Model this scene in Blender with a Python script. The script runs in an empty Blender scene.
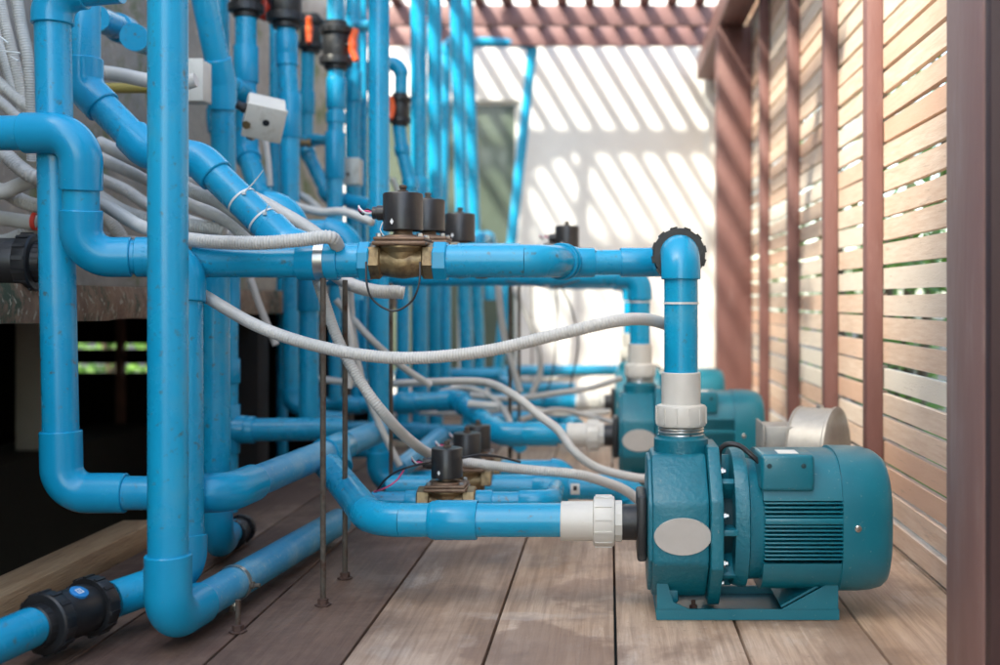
import bpy, bmesh, math, random
from mathutils import Vector, Matrix
random.seed(7)
SC = bpy.context.scene
COL = SC.collection
F = 1100.0; VX, VY = 609.0, 300.0; H = 0.52
def P(px, py, Y):
    return Vector(((px-VX)*Y/F, Y, H+(VY-py)*Y/F))
V = Vector
rad = math.radians

# ------------------------------------------------------------------ materials
def mat(name, c1, c2=None, scale=8, rough=0.5, metal=0.0, bump=0.0, bscale=60, stretch=(1,1,1), spots=None, spot_scale=20,
        spot_lo=.6, spot_hi=.68, attr=None, attr_c=None, coat=0.0, rough_var=0.1, detail=6, trans=0.0, spec=0.5, fine=None):
    m = bpy.data.materials.new(name); m.use_nodes = True
    nt = m.node_tree; N = nt.nodes; L = nt.links
    b = N['Principled BSDF']
    b.inputs['Metallic'].default_value = metal
    b.inputs['Specular IOR Level'].default_value = spec
    if coat: b.inputs['Coat Weight'].default_value = coat; b.inputs['Coat Roughness'].default_value = .15
    tc = N.new('ShaderNodeTexCoord'); oi = N.new('ShaderNodeObjectInfo')
    mul = N.new('ShaderNodeVectorMath'); mul.operation = 'MULTIPLY'; mul.inputs[1].default_value = stretch
    add = N.new('ShaderNodeVectorMath'); add.operation = 'ADD'
    sc = N.new('ShaderNodeMath'); sc.operation = 'MULTIPLY'; sc.inputs[1].default_value = 37.0
    L.new(oi.outputs['Random'], sc.inputs[0]); L.new(tc.outputs['Object'], mul.inputs[0])
    L.new(mul.outputs[0], add.inputs[0]); L.new(sc.outputs[0], add.inputs[1])
    n = N.new('ShaderNodeTexNoise'); n.inputs['Scale'].default_value = scale; n.inputs['Detail'].default_value = detail
    n.inputs['Roughness'].default_value = .65
    L.new(add.outputs[0], n.inputs['Vector'])
    ramp = N.new('ShaderNodeMapRange'); ramp.inputs[1].default_value = .32; ramp.inputs[2].default_value = .68
    L.new(n.outputs['Fac'], ramp.inputs[0])
    mix = N.new('ShaderNodeMix'); mix.data_type = 'RGBA'
    mix.inputs['A'].default_value = (*c1, 1); mix.inputs['B'].default_value = (*(c2 or c1), 1)
    L.new(ramp.outputs[0], mix.inputs['Factor'])
    out = mix.outputs['Result']
    if attr:
        at = N.new('ShaderNodeAttribute'); at.attribute_name = attr
        for k, (lo, hi, c, mode) in enumerate(attr_c):
            mr = N.new('ShaderNodeMapRange'); mr.inputs[1].default_value = lo; mr.inputs[2].default_value = hi
            L.new(at.outputs['Fac'], mr.inputs[0])
            mx = N.new('ShaderNodeMix'); mx.data_type = 'RGBA'; mx.blend_type = mode
            L.new(mr.outputs[0], mx.inputs['Factor']); L.new(out, mx.inputs['A']); mx.inputs['B'].default_value = (*c, 1)
            out = mx.outputs['Result']
    if spots:
        n2 = N.new('ShaderNodeTexNoise'); n2.inputs['Scale'].default_value = spot_scale; n2.inputs['Detail'].default_value = 8
        n2.inputs['Roughness'].default_value = .7
        L.new(add.outputs[0], n2.inputs['Vector'])
        r2 = N.new('ShaderNodeMapRange'); r2.inputs[1].default_value = spot_lo; r2.inputs[2].default_value = spot_hi
        L.new(n2.outputs['Fac'], r2.inputs[0])
        m2 = N.new('ShaderNodeMix'); m2.data_type = 'RGBA'; m2.inputs['B'].default_value = (*spots, 1)
        L.new(r2.outputs[0], m2.inputs['Factor']); L.new(out, m2.inputs['A']); out = m2.outputs['Result']
    if fine:   # extra fine specks
        n4 = N.new('ShaderNodeTexNoise'); n4.inputs['Scale'].default_value = fine[1]; n4.inputs['Detail'].default_value = 4
        L.new(add.outputs[0], n4.inputs['Vector'])
        r4 = N.new('ShaderNodeMapRange'); r4.inputs[1].default_value = fine[2]; r4.inputs[2].default_value = fine[3]
        L.new(n4.outputs['Fac'], r4.inputs[0])
        m4 = N.new('ShaderNodeMix'); m4.data_type = 'RGBA'; m4.inputs['B'].default_value = (*fine[0], 1)
        L.new(r4.outputs[0], m4.inputs['Factor']); L.new(out, m4.inputs['A']); out = m4.outputs['Result']
    L.new(out, b.inputs['Base Color'])
    rr = N.new('ShaderNodeMapRange'); rr.inputs[3].default_value = max(.02, rough-rough_var); rr.inputs[4].default_value = min(1, rough+rough_var)
    L.new(n.outputs['Fac'], rr.inputs[0]); L.new(rr.outputs[0], b.inputs['Roughness'])
    if bump:
        n3 = N.new('ShaderNodeTexNoise'); n3.inputs['Scale'].default_value = bscale; n3.inputs['Detail'].default_value = 6
        L.new(add.outputs[0], n3.inputs['Vector'])
        bp = N.new('ShaderNodeBump'); bp.inputs['Strength'].default_value = bump; bp.inputs['Distance'].default_value = .004
        L.new(n3.outputs['Fac'], bp.inputs['Height']); L.new(bp.outputs[0], b.inputs['Normal'])
    if trans:
        b.inputs['Subsurface Weight'].default_value = 0
        tr = N.new('ShaderNodeBsdfTranslucent'); ms = N.new('ShaderNodeMixShader'); ms.inputs[0].default_value = trans
        L.new(out, tr.inputs['Color']); L.new(b.outputs[0], ms.inputs[1]); L.new(tr.outputs[0], ms.inputs[2])
        L.new(ms.outputs[0], N['Material Output'].inputs['Surface'])
    return m
M = {}
M['pvc'] = mat('blue_pvc', (.0003,.28,.50), (.0006,.325,.545), scale=5, rough=.27, bump=.04, bscale=25, spots=(.045,.33,.50), spot_scale=11, spot_lo=.52, spot_hi=.78, spec=.45, rough_var=.14, fine=((.06,.16,.20), 75, .62, .74))
M['fit'] = mat('blue_pvc_fitting', (.0003,.265,.48), (.0006,.31,.53), scale=5, rough=.24, spec=.42, bump=.03, bscale=30, spots=(.03,.29,.49), spot_scale=14, spot_lo=.62, spot_hi=.82, fine=((.2,.33,.4), 240, .72, .82))
M['pvcdust'] = mat('dusty_blue_pvc', (.02,.27,.48), (.05,.33,.54), scale=9, rough=.42, bump=.08, bscale=40, spots=(.24,.42,.50), spot_scale=9, spot_lo=.50, spot_hi=.78, fine=((.4,.47,.5), 150, .62, .78))
M['whitepvc'] = mat('white_pvc', (.56,.54,.49), (.64,.62,.58), rough=.4, spots=(.45,.38,.30), spot_scale=14, spot_lo=.62, spot_hi=.8, bump=.03)
M['conduit'] = mat('grey_conduit', (.46,.45,.42), (.58,.56,.525), scale=12, rough=.5, spots=(.42,.38,.33), spot_scale=8, spot_lo=.58, spot_hi=.8)
M['yellow'] = mat('yellow_conduit', (.36,.27,.05), (.30,.24,.07), rough=.5)
M['black'] = mat('black_plastic', (.009,.0095,.011), (.018,.019,.021), scale=20, rough=.42, bump=.1, bscale=80, spots=(.09,.085,.08), spot_scale=22, spot_lo=.6, spot_hi=.8)
M['coil'] = mat('black_coil_resin', (.012,.011,.012), (.03,.027,.026), scale=15, rough=.36, bump=.12, bscale=60, spots=(.08,.06,.05), spot_scale=24, spot_lo=.6, spot_hi=.8)
M['brass'] = mat('aged_brass', (.20,.135,.065), (.31,.225,.12), scale=18, rough=.40, metal=.7, bump=.35, bscale=90, spots=(.10,.06,.035), spot_scale=26, spot_lo=.5, spot_hi=.68)
M['rustbrass'] = mat('dull_bronze', (.17,.10,.065), (.27,.185,.125), scale=20, rough=.5, metal=.5, bump=.35, bscale=80, spots=(.10,.05,.03), spot_scale=22, spot_lo=.5, spot_hi=.7)
M['steel'] = mat('steel', (.50,.49,.47), (.62,.61,.59), scale=20, rough=.3, metal=1, bump=.05)
M['galv'] = mat('galvanised', (.28,.27,.25), (.37,.355,.33), scale=24, rough=.5, metal=.5, bump=.1, bscale=30, spots=(.40,.37,.33), spot_scale=7, spot_lo=.55, spot_hi=.75)
M['rust'] = mat('rusty_iron', (.075,.062,.050), (.15,.13,.105), scale=60, rough=.75, metal=.3, bump=.6, bscale=200, spots=(.07,.03,.018), spot_scale=30, spot_lo=.5, spot_hi=.65)
M['rustdark'] = mat('dark_rusty_iron', (.05,.025,.02), (.10,.055,.04), scale=50, rough=.8, bump=.5, bscale=150)
M['pump'] = mat('teal_pump_paint', (.0004,.132,.190), (.0008,.154,.212), scale=7, rough=.36, bump=.10, bscale=45, spots=(.008,.14,.19), spot_scale=20, spot_lo=.62, spot_hi=.85, coat=.15, fine=((.14,.24,.26), 150, .66, .78))
M['pumpcast'] = mat('teal_cast_paint', (.0004,.120,.176), (.0008,.148,.205), scale=9, rough=.40, bump=.38, bscale=110, spots=(.012,.10,.14), spot_scale=13, spot_lo=.58, spot_hi=.8, fine=((.16,.24,.25), 150, .68, .78))
M['pumpdark'] = mat('dark_teal', (.002,.030,.042), (.003,.04,.055), rough=.55)
M['badge'] = mat('grey_badge', (.40,.38,.36), (.44,.42,.40), scale=40, rough=.45, metal=.15, bump=.05)
M['paper'] = mat('label_paper', (.62,.62,.58), (.72,.72,.68), rough=.6)
M['orange'] = mat('orange_handle', (.85,.10,.02), (.80,.14,.03), rough=.4)
M['red'] = mat('red_plastic', (.65,.04,.02), (.6,.05,.03), rough=.4)
M['pink'] = mat('pink_wire', (.75,.08,.22), rough=.45)
M['wire'] = mat('black_wire', (.012,.012,.015), (.02,.02,.024), rough=.4)
M['tie'] = mat('white_nylon', (.66,.68,.66), rough=.4)
M['box'] = mat('junction_box_grey', (.50,.48,.43), (.58,.56,.50), rough=.55, spots=(.36,.32,.26), spot_scale=20, spot_lo=.55, spot_hi=.75, bump=.1)
M['sticker'] = mat('blue_sticker', (.01,.20,.50), rough=.4)
M['white'] = mat('white_mark', (.75,.75,.75), rough=.5)
M['frame'] = mat('maroon_painted_wood', (.135,.058,.052), (.175,.080,.072), scale=14, rough=.6, stretch=(1,1,.25), bump=.3, bscale=120, spots=(.24,.14,.13), spot_scale=10, spot_lo=.56, spot_hi=.8)
M['framegrey'] = mat('worn_maroon_paint', (.21,.11,.10), (.27,.165,.15), scale=12, rough=.5, stretch=(1,1,.15), bump=.3, bscale=90, spots=(.33,.26,.25), spot_scale=12, spot_lo=.55, spot_hi=.75)
M['beam'] = mat('maroon_beam_paint', (.20,.105,.105), (.25,.14,.138), scale=9, rough=.6, stretch=(.3,1,1), bump=.2)
M['slat'] = mat('fence_slat_wood', (.60,.415,.30), (.73,.575,.46), scale=9, rough=.7, stretch=(1,1.2,16), bump=.35, bscale=60, attr='tint',
        attr_c=[(.5,0,(.72,.66,.57),'MIX'),(.55,1,(.59,.36,.25),'MIX')], spots=(.36,.26,.20), spot_scale=5, spot_lo=.60, spot_hi=.74, fine=((.25,.14,.08), 22, .70, .76))
M['deck'] = mat('deck_board', (.36,.235,.16), (.58,.44,.34), scale=4.0, rough=.58, stretch=(3.2,.7,1), bump=.45, bscale=26, attr='tint',
        attr_c=[(.5,1,(.075,.045,.033),'MIX')], spots=(.22,.135,.09), spot_scale=1.3, spot_lo=.50, spot_hi=.66, rough_var=.2, fine=((.24,.16,.11), 34, .62, .80))
def deck_mat():
    m = bpy.data.materials.new('deck_board'); m.use_nodes = True; nt = m.node_tree; N = nt.nodes; L = nt.links; b = N['Principled BSDF']
    tc = N.new('ShaderNodeTexCoord'); at = N.new('ShaderNodeAttribute'); at.attribute_name = 'tint'
    def mp(scale, off=False):
        v = N.new('ShaderNodeVectorMath'); v.operation = 'MULTIPLY'; v.inputs[1].default_value = scale; L.new(tc.outputs['Object'], v.inputs[0])
        a = N.new('ShaderNodeVectorMath'); a.operation = 'ADD'; s_ = N.new('ShaderNodeMath'); s_.operation = 'MULTIPLY'; s_.inputs[1].default_value = 91.0
        L.new(at.outputs['Fac'], s_.inputs[0]); L.new(v.outputs[0], a.inputs[0]); L.new(s_.outputs[0], a.inputs[1]); return a.outputs[0]
    def noise(vec, sc, det=6, rg=.6, dist=0):
        n = N.new('ShaderNodeTexNoise'); n.inputs['Scale'].default_value = sc; n.inputs['Detail'].default_value = det
        n.inputs['Roughness'].default_value = rg; n.inputs['Distortion'].default_value = dist; L.new(vec, n.inputs['Vector']); return n.outputs['Fac']
    def rng(f, a, c, x=0, y=1):
        r = N.new('ShaderNodeMapRange'); r.inputs[1].default_value = a; r.inputs[2].default_value = c; r.inputs[3].default_value = x; r.inputs[4].default_value = y
        L.new(f, r.inputs[0]); return r.outputs[0]
    def mix(f, A, B, mode='MIX'):
        x = N.new('ShaderNodeMix'); x.data_type = 'RGBA'; x.blend_type = mode; L.new(f, x.inputs['Factor'])
        for s_, q in (('A',A),('B',B)):
            if isinstance(q, tuple): x.inputs[s_].default_value = (*q,1)
            else: L.new(q, x.inputs[s_])
        return x.outputs['Result']
    broad = noise(mp((3,1,1)), 2.2, 5, .6, .4)
    c = mix(rng(broad,.35,.65), (.45,.30,.20), (.64,.49,.375))
    blot = noise(mp((1,1,1)), 3.1, 8, .62, .3)
    c = mix(rng(blot,.50,.62,0,.75), c, (.25,.155,.105))
    pale = noise(mp((2.2,1,1)), 5.5, 8, .7)
    c = mix(rng(pale,.56,.72,0,.8), c, (.62,.52,.44))
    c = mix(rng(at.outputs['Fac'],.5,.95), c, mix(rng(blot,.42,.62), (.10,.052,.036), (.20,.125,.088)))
    grain = noise(mp((1,.035,1)), 95, 5, .7, .6)
    c = mix(rng(grain,.40,.66,0,.42), c, (.20,.12,.08), 'MULTIPLY')
    sp = noise(mp((1,1,1)), 60, 4, .7)
    c = mix(rng(sp,.64,.74,0,.6), c, (.14,.09,.06))
    # a damp patch with its own irregular outline
    for (cx, cy, rx, ry, col, k) in ((-.10,1.60,.10,.20,(.20,.125,.09),.75), (-.13,1.81,.085,.022,(.60,.53,.47),.35), (-.02,1.98,.07,.08,(.26,.165,.115),.6), (.36,1.62,.05,.12,(.30,.20,.14),.6)):
        v = N.new('ShaderNodeVectorMath'); v.operation = 'SUBTRACT'; v.inputs[1].default_value = (cx,cy,0); L.new(tc.outputs['Object'], v.inputs[0])
        w_ = N.new('ShaderNodeVectorMath'); w_.operation = 'MULTIPLY'; w_.inputs[1].default_value = (1/rx,1/ry,0); L.new(v.outputs[0], w_.inputs[0])
        l_ = N.new('ShaderNodeVectorMath'); l_.operation = 'LENGTH'; L.new(w_.outputs[0], l_.inputs[0])
        ad = N.new('ShaderNodeMath'); ad.operation = 'ADD'; L.new(l_.outputs['Value'], ad.inputs[0]); L.new(rng(noise(tc.outputs['Object'], 9, 7, .6), .3, .7, -.75, .75), ad.inputs[1])
        c = mix(rng(ad.outputs[0], 1.22, .80, 0, k*.85), c, col)
    L.new(c, b.inputs['Base Color'])
    L.new(rng(blot,.45,.65,.72,.45), b.inputs['Roughness'])
    bp = N.new('ShaderNodeBump'); bp.inputs['Strength'].default_value = .55; bp.inputs['Distance'].default_value = .003
    hs = N.new('ShaderNodeMath'); hs.operation = 'ADD'; L.new(grain, hs.inputs[0]); L.new(noise(mp((1,1,1)), 30, 6, .7), hs.inputs[1])
    L.new(hs.outputs[0], bp.inputs['Height']); L.new(bp.outputs[0], b.inputs['Normal'])
    return m
M['deck'] = deck_mat()
M['wood'] = mat('raw_timber', (.34,.20,.10), (.50,.33,.18), scale=9, rough=.75, stretch=(8,.8,8), bump=.4, bscale=30, spots=(.09,.05,.03), spot_scale=5, spot_lo=.6, spot_hi=.7)
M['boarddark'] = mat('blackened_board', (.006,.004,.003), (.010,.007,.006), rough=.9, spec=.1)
M['postshade'] = mat('shade_dark_maroon', (.035,.016,.018), (.05,.024,.026), scale=9, rough=.5, stretch=(1,1,.2), bump=.2)  # maroon darkened to stand for shade on the near post's front
M['darkwood'] = mat('dark_timber', (.10,.045,.032), (.14,.065,.048), scale=9, rough=.8, bump=.3)
M['plaster'] = mat('white_plaster', (.70,.70,.69), (.76,.76,.75), scale=3, rough=.85, bump=.25, bscale=25, spots=(.62,.62,.60), spot_scale=2.5, spot_lo=.55, spot_hi=.8)
M['concrete'] = mat('rough_concrete', (.24,.215,.19), (.38,.35,.315), scale=5, rough=.9, bump=.8, bscale=40, spots=(.09,.13,.03), spot_scale=3.0, spot_lo=.54, spot_hi=.64, fine=((.42,.38,.33), 45, .60, .72))
M['slab'] = mat('stained_concrete', (.15,.08,.05), (.29,.20,.135), scale=22, rough=.9, bump=.7, bscale=90, stretch=(1,1,.6), spots=(.055,.075,.045), spot_scale=13, spot_lo=.50, spot_hi=.58, fine=((.36,.33,.25), 85, .57, .66))
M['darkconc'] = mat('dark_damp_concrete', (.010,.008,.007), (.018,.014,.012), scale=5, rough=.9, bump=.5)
M['soil'] = mat('soil', (.012,.010,.008), (.022,.018,.013), scale=4, rough=.95, bump=.8)
M['leaf'] = mat('leaf_green', (.10,.24,.03), (.20,.38,.07), scale=3, rough=.5, trans=.35)
M['bark'] = mat('bark', (.10,.07,.05), (.15,.11,.08), rough=.9, bump=.6)
M['glass'] = mat('dark_window_glass', (.085,.11,.085), (.11,.135,.105), scale=2, rough=.12, spec=.7, spots=(.14,.17,.14), spot_scale=1.5)
M['winframe'] = mat('window_frame_paint', (.70,.70,.68), rough=.5)

# ------------------------------------------------------------------ mesh helpers
def frames(pts):
    T = []
    for i in range(len(pts)):
        a = pts[max(0,i-1)]; b = pts[min(len(pts)-1,i+1)]
        T.append((b-a).normalized())
    u = T[0].orthogonal().normalized(); out = []
    for i, t in enumerate(T):
        if i:
            u = (u - t*u.dot(t))
            u = u.normalized() if u.length > 1e-6 else t.orthogonal().normalized()
        out.append((t, u, t.cross(u)))
    return out
def sweep(bm, pts, rs, seg=20, cap=True):
    fr = frames(pts); rings = []
    for p, r, (t, u, v) in zip(pts, rs, fr):
        rings.append([bm.verts.new(p + u*r*math.cos(2*math.pi*k/seg) + v*r*math.sin(2*math.pi*k/seg)) for k in range(seg)])
    for a, b in zip(rings, rings[1:]):
        for k in range(seg):
            bm.faces.new((a[k], a[(k+1)%seg], b[(k+1)%seg], b[k]))
    if cap:
        bm.faces.new(list(reversed(rings[0]))); bm.faces.new(rings[-1])
def lathe(bm, p, axis, prof, seg=28, cap=True):
    """prof: list of (distance along axis, radius)"""
    axis = axis.normalized(); u = axis.orthogonal().normalized(); v = axis.cross(u); rings = []
    for d, r in prof:
        c = p + axis*d
        rings.append([bm.verts.new(c + u*r*math.cos(2*math.pi*(k+.5)/seg) + v*r*math.sin(2*math.pi*(k+.5)/seg)) for k in range(seg)])
    for a, b in zip(rings, rings[1:]):
        for k in range(seg):
            bm.faces.new((a[k], a[(k+1)%seg], b[(k+1)%seg], b[k]))
    if cap:
        bm.faces.new(list(reversed(rings[0]))); bm.faces.new(rings[-1])
def box(bm, lo, hi, bev=0.0, rot=None, piv=None, segs=2):
    lo, hi = V(lo), V(hi)
    vs = [bm.verts.new((x,y,z)) for x in (lo.x,hi.x) for y in (lo.y,hi.y) for z in (lo.z,hi.z)]
    fs = [bm.faces.new([vs[i] for i in q]) for q in ((0,1,3,2),(4,6,7,5),(0,4,5,1),(2,3,7,6),(0,2,6,4),(1,5,7,3))]
    geo = set(vs)
    if bev:
        es = list({e for f in fs for e in f.edges})
        r = bmesh.ops.bevel(bm, geom=es, offset=bev, segments=segs, affect='EDGES', profile=.5)
        geo = set(r['verts']) | {v for v in vs if v.is_valid}
        geo = {v for v in geo if v.is_valid}
    if rot is not None:
        bmesh.ops.rotate(bm, verts=list(geo), cent=piv or (lo+hi)/2, matrix=rot)
    return geo
def prism(bm, poly, axis, a, b, bev=0.0):
    """poly: 2d list in the plane perpendicular to axis ('x': (y,z); 'y': (x,z); 'z': (x,y))"""
    def mk(p, t):
        return {'x': (t,p[0],p[1]), 'y': (p[0],t,p[1]), 'z': (p[0],p[1],t)}[axis]
    A = [bm.verts.new(mk(p,a)) for p in poly]; B = [bm.verts.new(mk(p,b)) for p in poly]
    fs = [bm.faces.new(A), bm.faces.new(list(reversed(B)))]
    n = len(poly)
    for i in range(n): fs.append(bm.faces.new((A[i], B[i], B[(i+1)%n], A[(i+1)%n])))
    if bev:
        es = list({e for f in fs for e in f.edges})
        bmesh.ops.bevel(bm, geom=es, offset=bev, segments=2, affect='EDGES', profile=.5)
def loft(bm, secs, n=40):
    """secs: (x, ry, rz, exponent, cz) squircle sections along X"""
    rings = []
    for x, ry, rz, e, cz in secs:
        r = []
        for k in range(n):
            a = 2*math.pi*(k+.5)/n; c, s = math.cos(a), math.sin(a)
            r.append(bm.verts.new((x, math.copysign(abs(c)**(2/e), c)*ry, cz+math.copysign(abs(s)**(2/e), s)*rz)))
        rings.append(r)
    for a, b in zip(rings, rings[1:]):
        for k in range(n): bm.faces.new((a[k], a[(k+1)%n], b[(k+1)%n], b[k]))
    bm.faces.new(list(reversed(rings[0]))); bm.faces.new(rings[-1])

class MB:
    def __init__(self): self.bm = bmesh.new()
    def build(self, name, m, parent=None, off=None, ang=38, tint=None):
        bm = self.bm
        if off is None and parent is not None: off = parent.location.copy()
        if off is not None and off.length: bmesh.ops.translate(bm, verts=bm.verts, vec=-off)
        bmesh.ops.recalc_face_normals(bm, faces=bm.faces)
        me = bpy.data.meshes.new(name); bm.to_mesh(me); bm.free()
        me.materials.append(m)
        me.shade_smooth(); me.set_sharp_from_angle(angle=rad(ang))
        o = bpy.data.objects.new(name, me); COL.objects.link(o)
        if parent is not None:
            o.parent = parent
            if off is not None and parent.type == 'MESH':
                pass
        return o
def tag(o, label=None, cat=None, group=None, kind=None):
    if label: o['label'] = label
    if cat: o['category'] = cat
    if group: o['group'] = group
    if kind: o['kind'] = kind
    return o
def thing(name, label, cat, loc=(0,0,0), group=None):
    o = bpy.data.objects.new(name, None); COL.objects.link(o); o.location = V(loc)
    o.empty_display_size = .05
    return tag(o, label, cat, group)
def sub(mb, name, m, part, root_loc, ang=38):
    """a sub-part: part lies at its thing's origin, so the same offset holds"""
    o = mb.build(name, m, None, off=V(root_loc), ang=ang); o.parent = part; return o
def copy_tree(o, parent=None):
    kids = [c for c in bpy.data.objects if c.parent == o]
    c = o.copy(); COL.objects.link(c); c.parent = parent
    for k in kids: copy_tree(k, c)
    return c

# ------------------------------------------------------------------ pipes
D = .057; FR = 1.175
def run(label, pts, d=D, coup=(), group=None, m='pvc', mf='fit', bend=.8, sock=.55, name='water_pipe', no_elbow=(), start=None, end=None, cat='pipe', ties=()):
    pts = [P(*p) if not isinstance(p, Vector) else p for p in pts]
    lowest = min(pts, key=lambda q: q.z)
    root = thing(name, label, cat, lowest, group)
    r = d/2; n = len(pts); T = [0]*n
    for i in range(1, n-1):
        d1 = (pts[i]-pts[i-1]).normalized(); d2 = (pts[i+1]-pts[i]).normalized()
        th = d1.angle(d2)
        if th < .01: continue
        R = bend*d; T[i] = R*math.tan(th/2)
        s = sock*d
        lim = .48*min((pts[i]-pts[i-1]).length, (pts[i+1]-pts[i]).length)
        if T[i] > lim: R *= lim/T[i]; T[i] = lim
        if T[i]+s > lim*1.02: s = max(.002, lim-T[i])
        nn = (d2 - d1*d1.dot(d2)).normalized()
        c = pts[i]-d1*T[i]+nn*R
        rr = r*FR if i not in no_elbow else r
        k = max(3, int(th/rad(90)*12))
        arc = [c-nn*R*math.cos(th*j/k)+d1*R*math.sin(th*j/k) for j in range(k+1)]
        mb = MB()
        if i in no_elbow:
            sweep(mb.bm, arc, [r]*len(arc), 24, cap=False)
            mb.build('bend', M[m], root)
        else:
            full = [arc[0]-d1*s, arc[0]-d1*(s-.0016)] + arc + [arc[-1]+d2*(s-.0016), arc[-1]+d2*s]
            rs = [rr*.955, rr] + [rr*(1.0 if 0 < j < k else 1.0) for j in range(k+1)] + [rr, rr*.955]
            sweep(mb.bm, full, rs, 28)
            mb.build('elbow', M[mf], root)
    for i in range(n-1):
        dd = (pts[i+1]-pts[i]).normalized()
        a = pts[i]+dd*max(0,T[i]-.001); b = pts[i+1]-dd*max(0,T[i+1]-.001)
        if (b-a).length < .003: continue
        mb = MB(); sweep(mb.bm, [a, b], [r, r], 28); mb.build('pipe_section', M[m], root)
    for cp in coup:   # (segment, position along 0-1, half length, kind)
        i, t, hl = cp[:3]; k = cp[3] if len(cp) > 3 else 'c'
        dd = (pts[i+1]-pts[i]).normalized(); c = pts[i].lerp(pts[i+1], t); rr = r*FR
        mb = MB()
        lathe(mb.bm, c, dd, [(-hl, rr*.975), (-hl+.0016, rr), (hl-.0016, rr), (hl, rr*.975)])
        if k == 'r':   # shouldered reducer
            lathe(mb.bm, c, dd, [(-hl-.010, r*1.01), (-hl-.004, rr*.97), (-hl+.002, rr*.97)])
        mb.build('coupling', M[mf], root)
    return root
def tee(root, p, ax, br, d=D, hl=.045, bl=.05, m='fit'):
    mb = MB(); rr = d/2*FR; ax = ax.normalized()
    lathe(mb.bm, p, ax, [(-hl, rr*.975), (-hl+.0016, rr), (hl-.0016, rr), (hl, rr*.975)])
    lathe(mb.bm, p, br.normalized(), [(0, rr*.99), (bl-.0016, rr*.99), (bl, rr*.965)])
    return mb.build('tee_fitting', M[m], root)

def cat_rom(pts, step):
    q = [pts[0]*2-pts[1]] + pts + [pts[-1]*2-pts[-2]]
    out = []
    for i in range(1, len(q)-2):
        a, b, c, d = q[i-1:i+3]
        n = max(2, int((c-b).length/.004))
        for j in range(n):
            t = j/n
            out.append(.5*((2*b)+(c-a)*t+(2*a-5*b+4*c-d)*t*t+(3*b-a-3*c+d)*t**3))
    out.append(pts[-1])
    # resample
    L = [0]
    for a, b in zip(out, out[1:]): L.append(L[-1]+(b-a).length)
    n = max(2, int(L[-1]/step)); res = []; k = 0
    for i in range(n+1):
        s = L[-1]*i/n
        while k < len(L)-2 and L[k+1] < s: k += 1
        f = (s-L[k])/max(1e-9, L[k+1]-L[k]); res.append(out[k].lerp(out[k+1], min(1,f)))
    return res
def conduit(label, pts, d=.0205, m='conduit', corr=True, name='conduit', cat='conduit', group='grey flexible conduits', seg=14):
    pts = [P(*p) if not isinstance(p, Vector) else p for p in pts]
    c = cat_rom(pts, .0012 if corr else .006)
    r = d/2
    if corr:
        pat = (1.0, .98, .87, .89)
        rs = [r*pat[i % 4] for i in range(len(c))]
    else: rs = [r]*len(c)
    base = min(pts, key=lambda q: q.z)
    mb = MB(); sweep(mb.bm, c, rs, seg)
    o = mb.build(name, M[m], None, off=base, ang=80); o.location = base
    return tag(o, label, cat, group)
def cable(label, pts, d=.004, m='wire', group=None):
    return conduit(label, pts, d, m, corr=False, name='cable', cat='cable', group=group, seg=8)

# ------------------------------------------------------------------ setting
mb = MB(); box(mb.bm, (-60,-60,-.75), (60,80,-.65)); tag(mb.build('ground', M['soil']), kind='structure')
mb = MB(); bm = mb.bm
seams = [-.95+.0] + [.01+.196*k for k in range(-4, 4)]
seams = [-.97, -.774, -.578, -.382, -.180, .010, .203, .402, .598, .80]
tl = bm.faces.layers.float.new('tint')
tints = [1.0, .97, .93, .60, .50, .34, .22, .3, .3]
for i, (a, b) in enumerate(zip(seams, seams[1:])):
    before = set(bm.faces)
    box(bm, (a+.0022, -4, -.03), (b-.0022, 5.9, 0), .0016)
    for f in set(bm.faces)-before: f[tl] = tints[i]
bmesh.ops.subdivide_edges(bm, edges=[], cuts=1)
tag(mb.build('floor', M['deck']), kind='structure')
mb = MB()
for y in (-3.5,-2.3,-1.1,.1,1.3,2.5,3.7,4.9): box(mb.bm, (-.96, y, -.13), (.8, y+.06, -.034))
tag(mb.build('floor_joists', M['darkwood']), kind='structure')

# left crawl space
root = thing('concrete_ledge', 'stained concrete slab edge running behind the blue pipes on the left', 'ledge', (-1.6,2,.47))
mb = MB(); bm = mb.bm
n = 90; ys = [-1+6.4*i/n for i in range(n+1)]
def jag(): return random.uniform(-.0018,.0018)
prev = None
for y in ys:
    z0, z1 = .480+jag(), .548+jag()*.6
    x0 = -1.0+jag()
    cur = [bm.verts.new(v) for v in ((-4.5,y,.545),(x0-.01,y,z1),(x0,y,(z0+z1)/2+jag()),(x0-.006,y,z0),(-4.5,y,.478))]
    if prev:
        for k in range(5): bm.faces.new((prev[k], prev[(k+1)%5], cur[(k+1)%5], cur[k]))
    else: bm.faces.new(cur)
    prev = cur
bm.faces.new(prev)
mb.build('slab', M['slab'], root)
for y in (3.2, 4.3):
    mb = MB(); box(mb.bm, (-1.13,y,-.65), (-1.02,y+.1,.472), .004); mb.build('support_post', M['darkconc'], root)
mb = MB(); box(mb.bm, (-1.6,-1,.552), (-1.30,5.2,1.95), .01)
tag(mb.build('concrete_wall', M['concrete']), 'rough mossy concrete wall standing behind the bank of upright pipes', 'wall')
mb = MB(); box(mb.bm, (-2.3,-1,-.66), (-2.02,4.9,-.03), .01)
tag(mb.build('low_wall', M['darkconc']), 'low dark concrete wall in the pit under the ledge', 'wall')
mb = MB(); box(mb.bm, (-2.16,4.0,-.028), (-2.05,4.12,.476), .006)
tag(mb.build('pillar', mat('grey_pillar',(.62,.58,.52),(.70,.66,.6),rough=.9)), 'grey pillar on the low wall under the ledge at far left', 'pillar')
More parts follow.
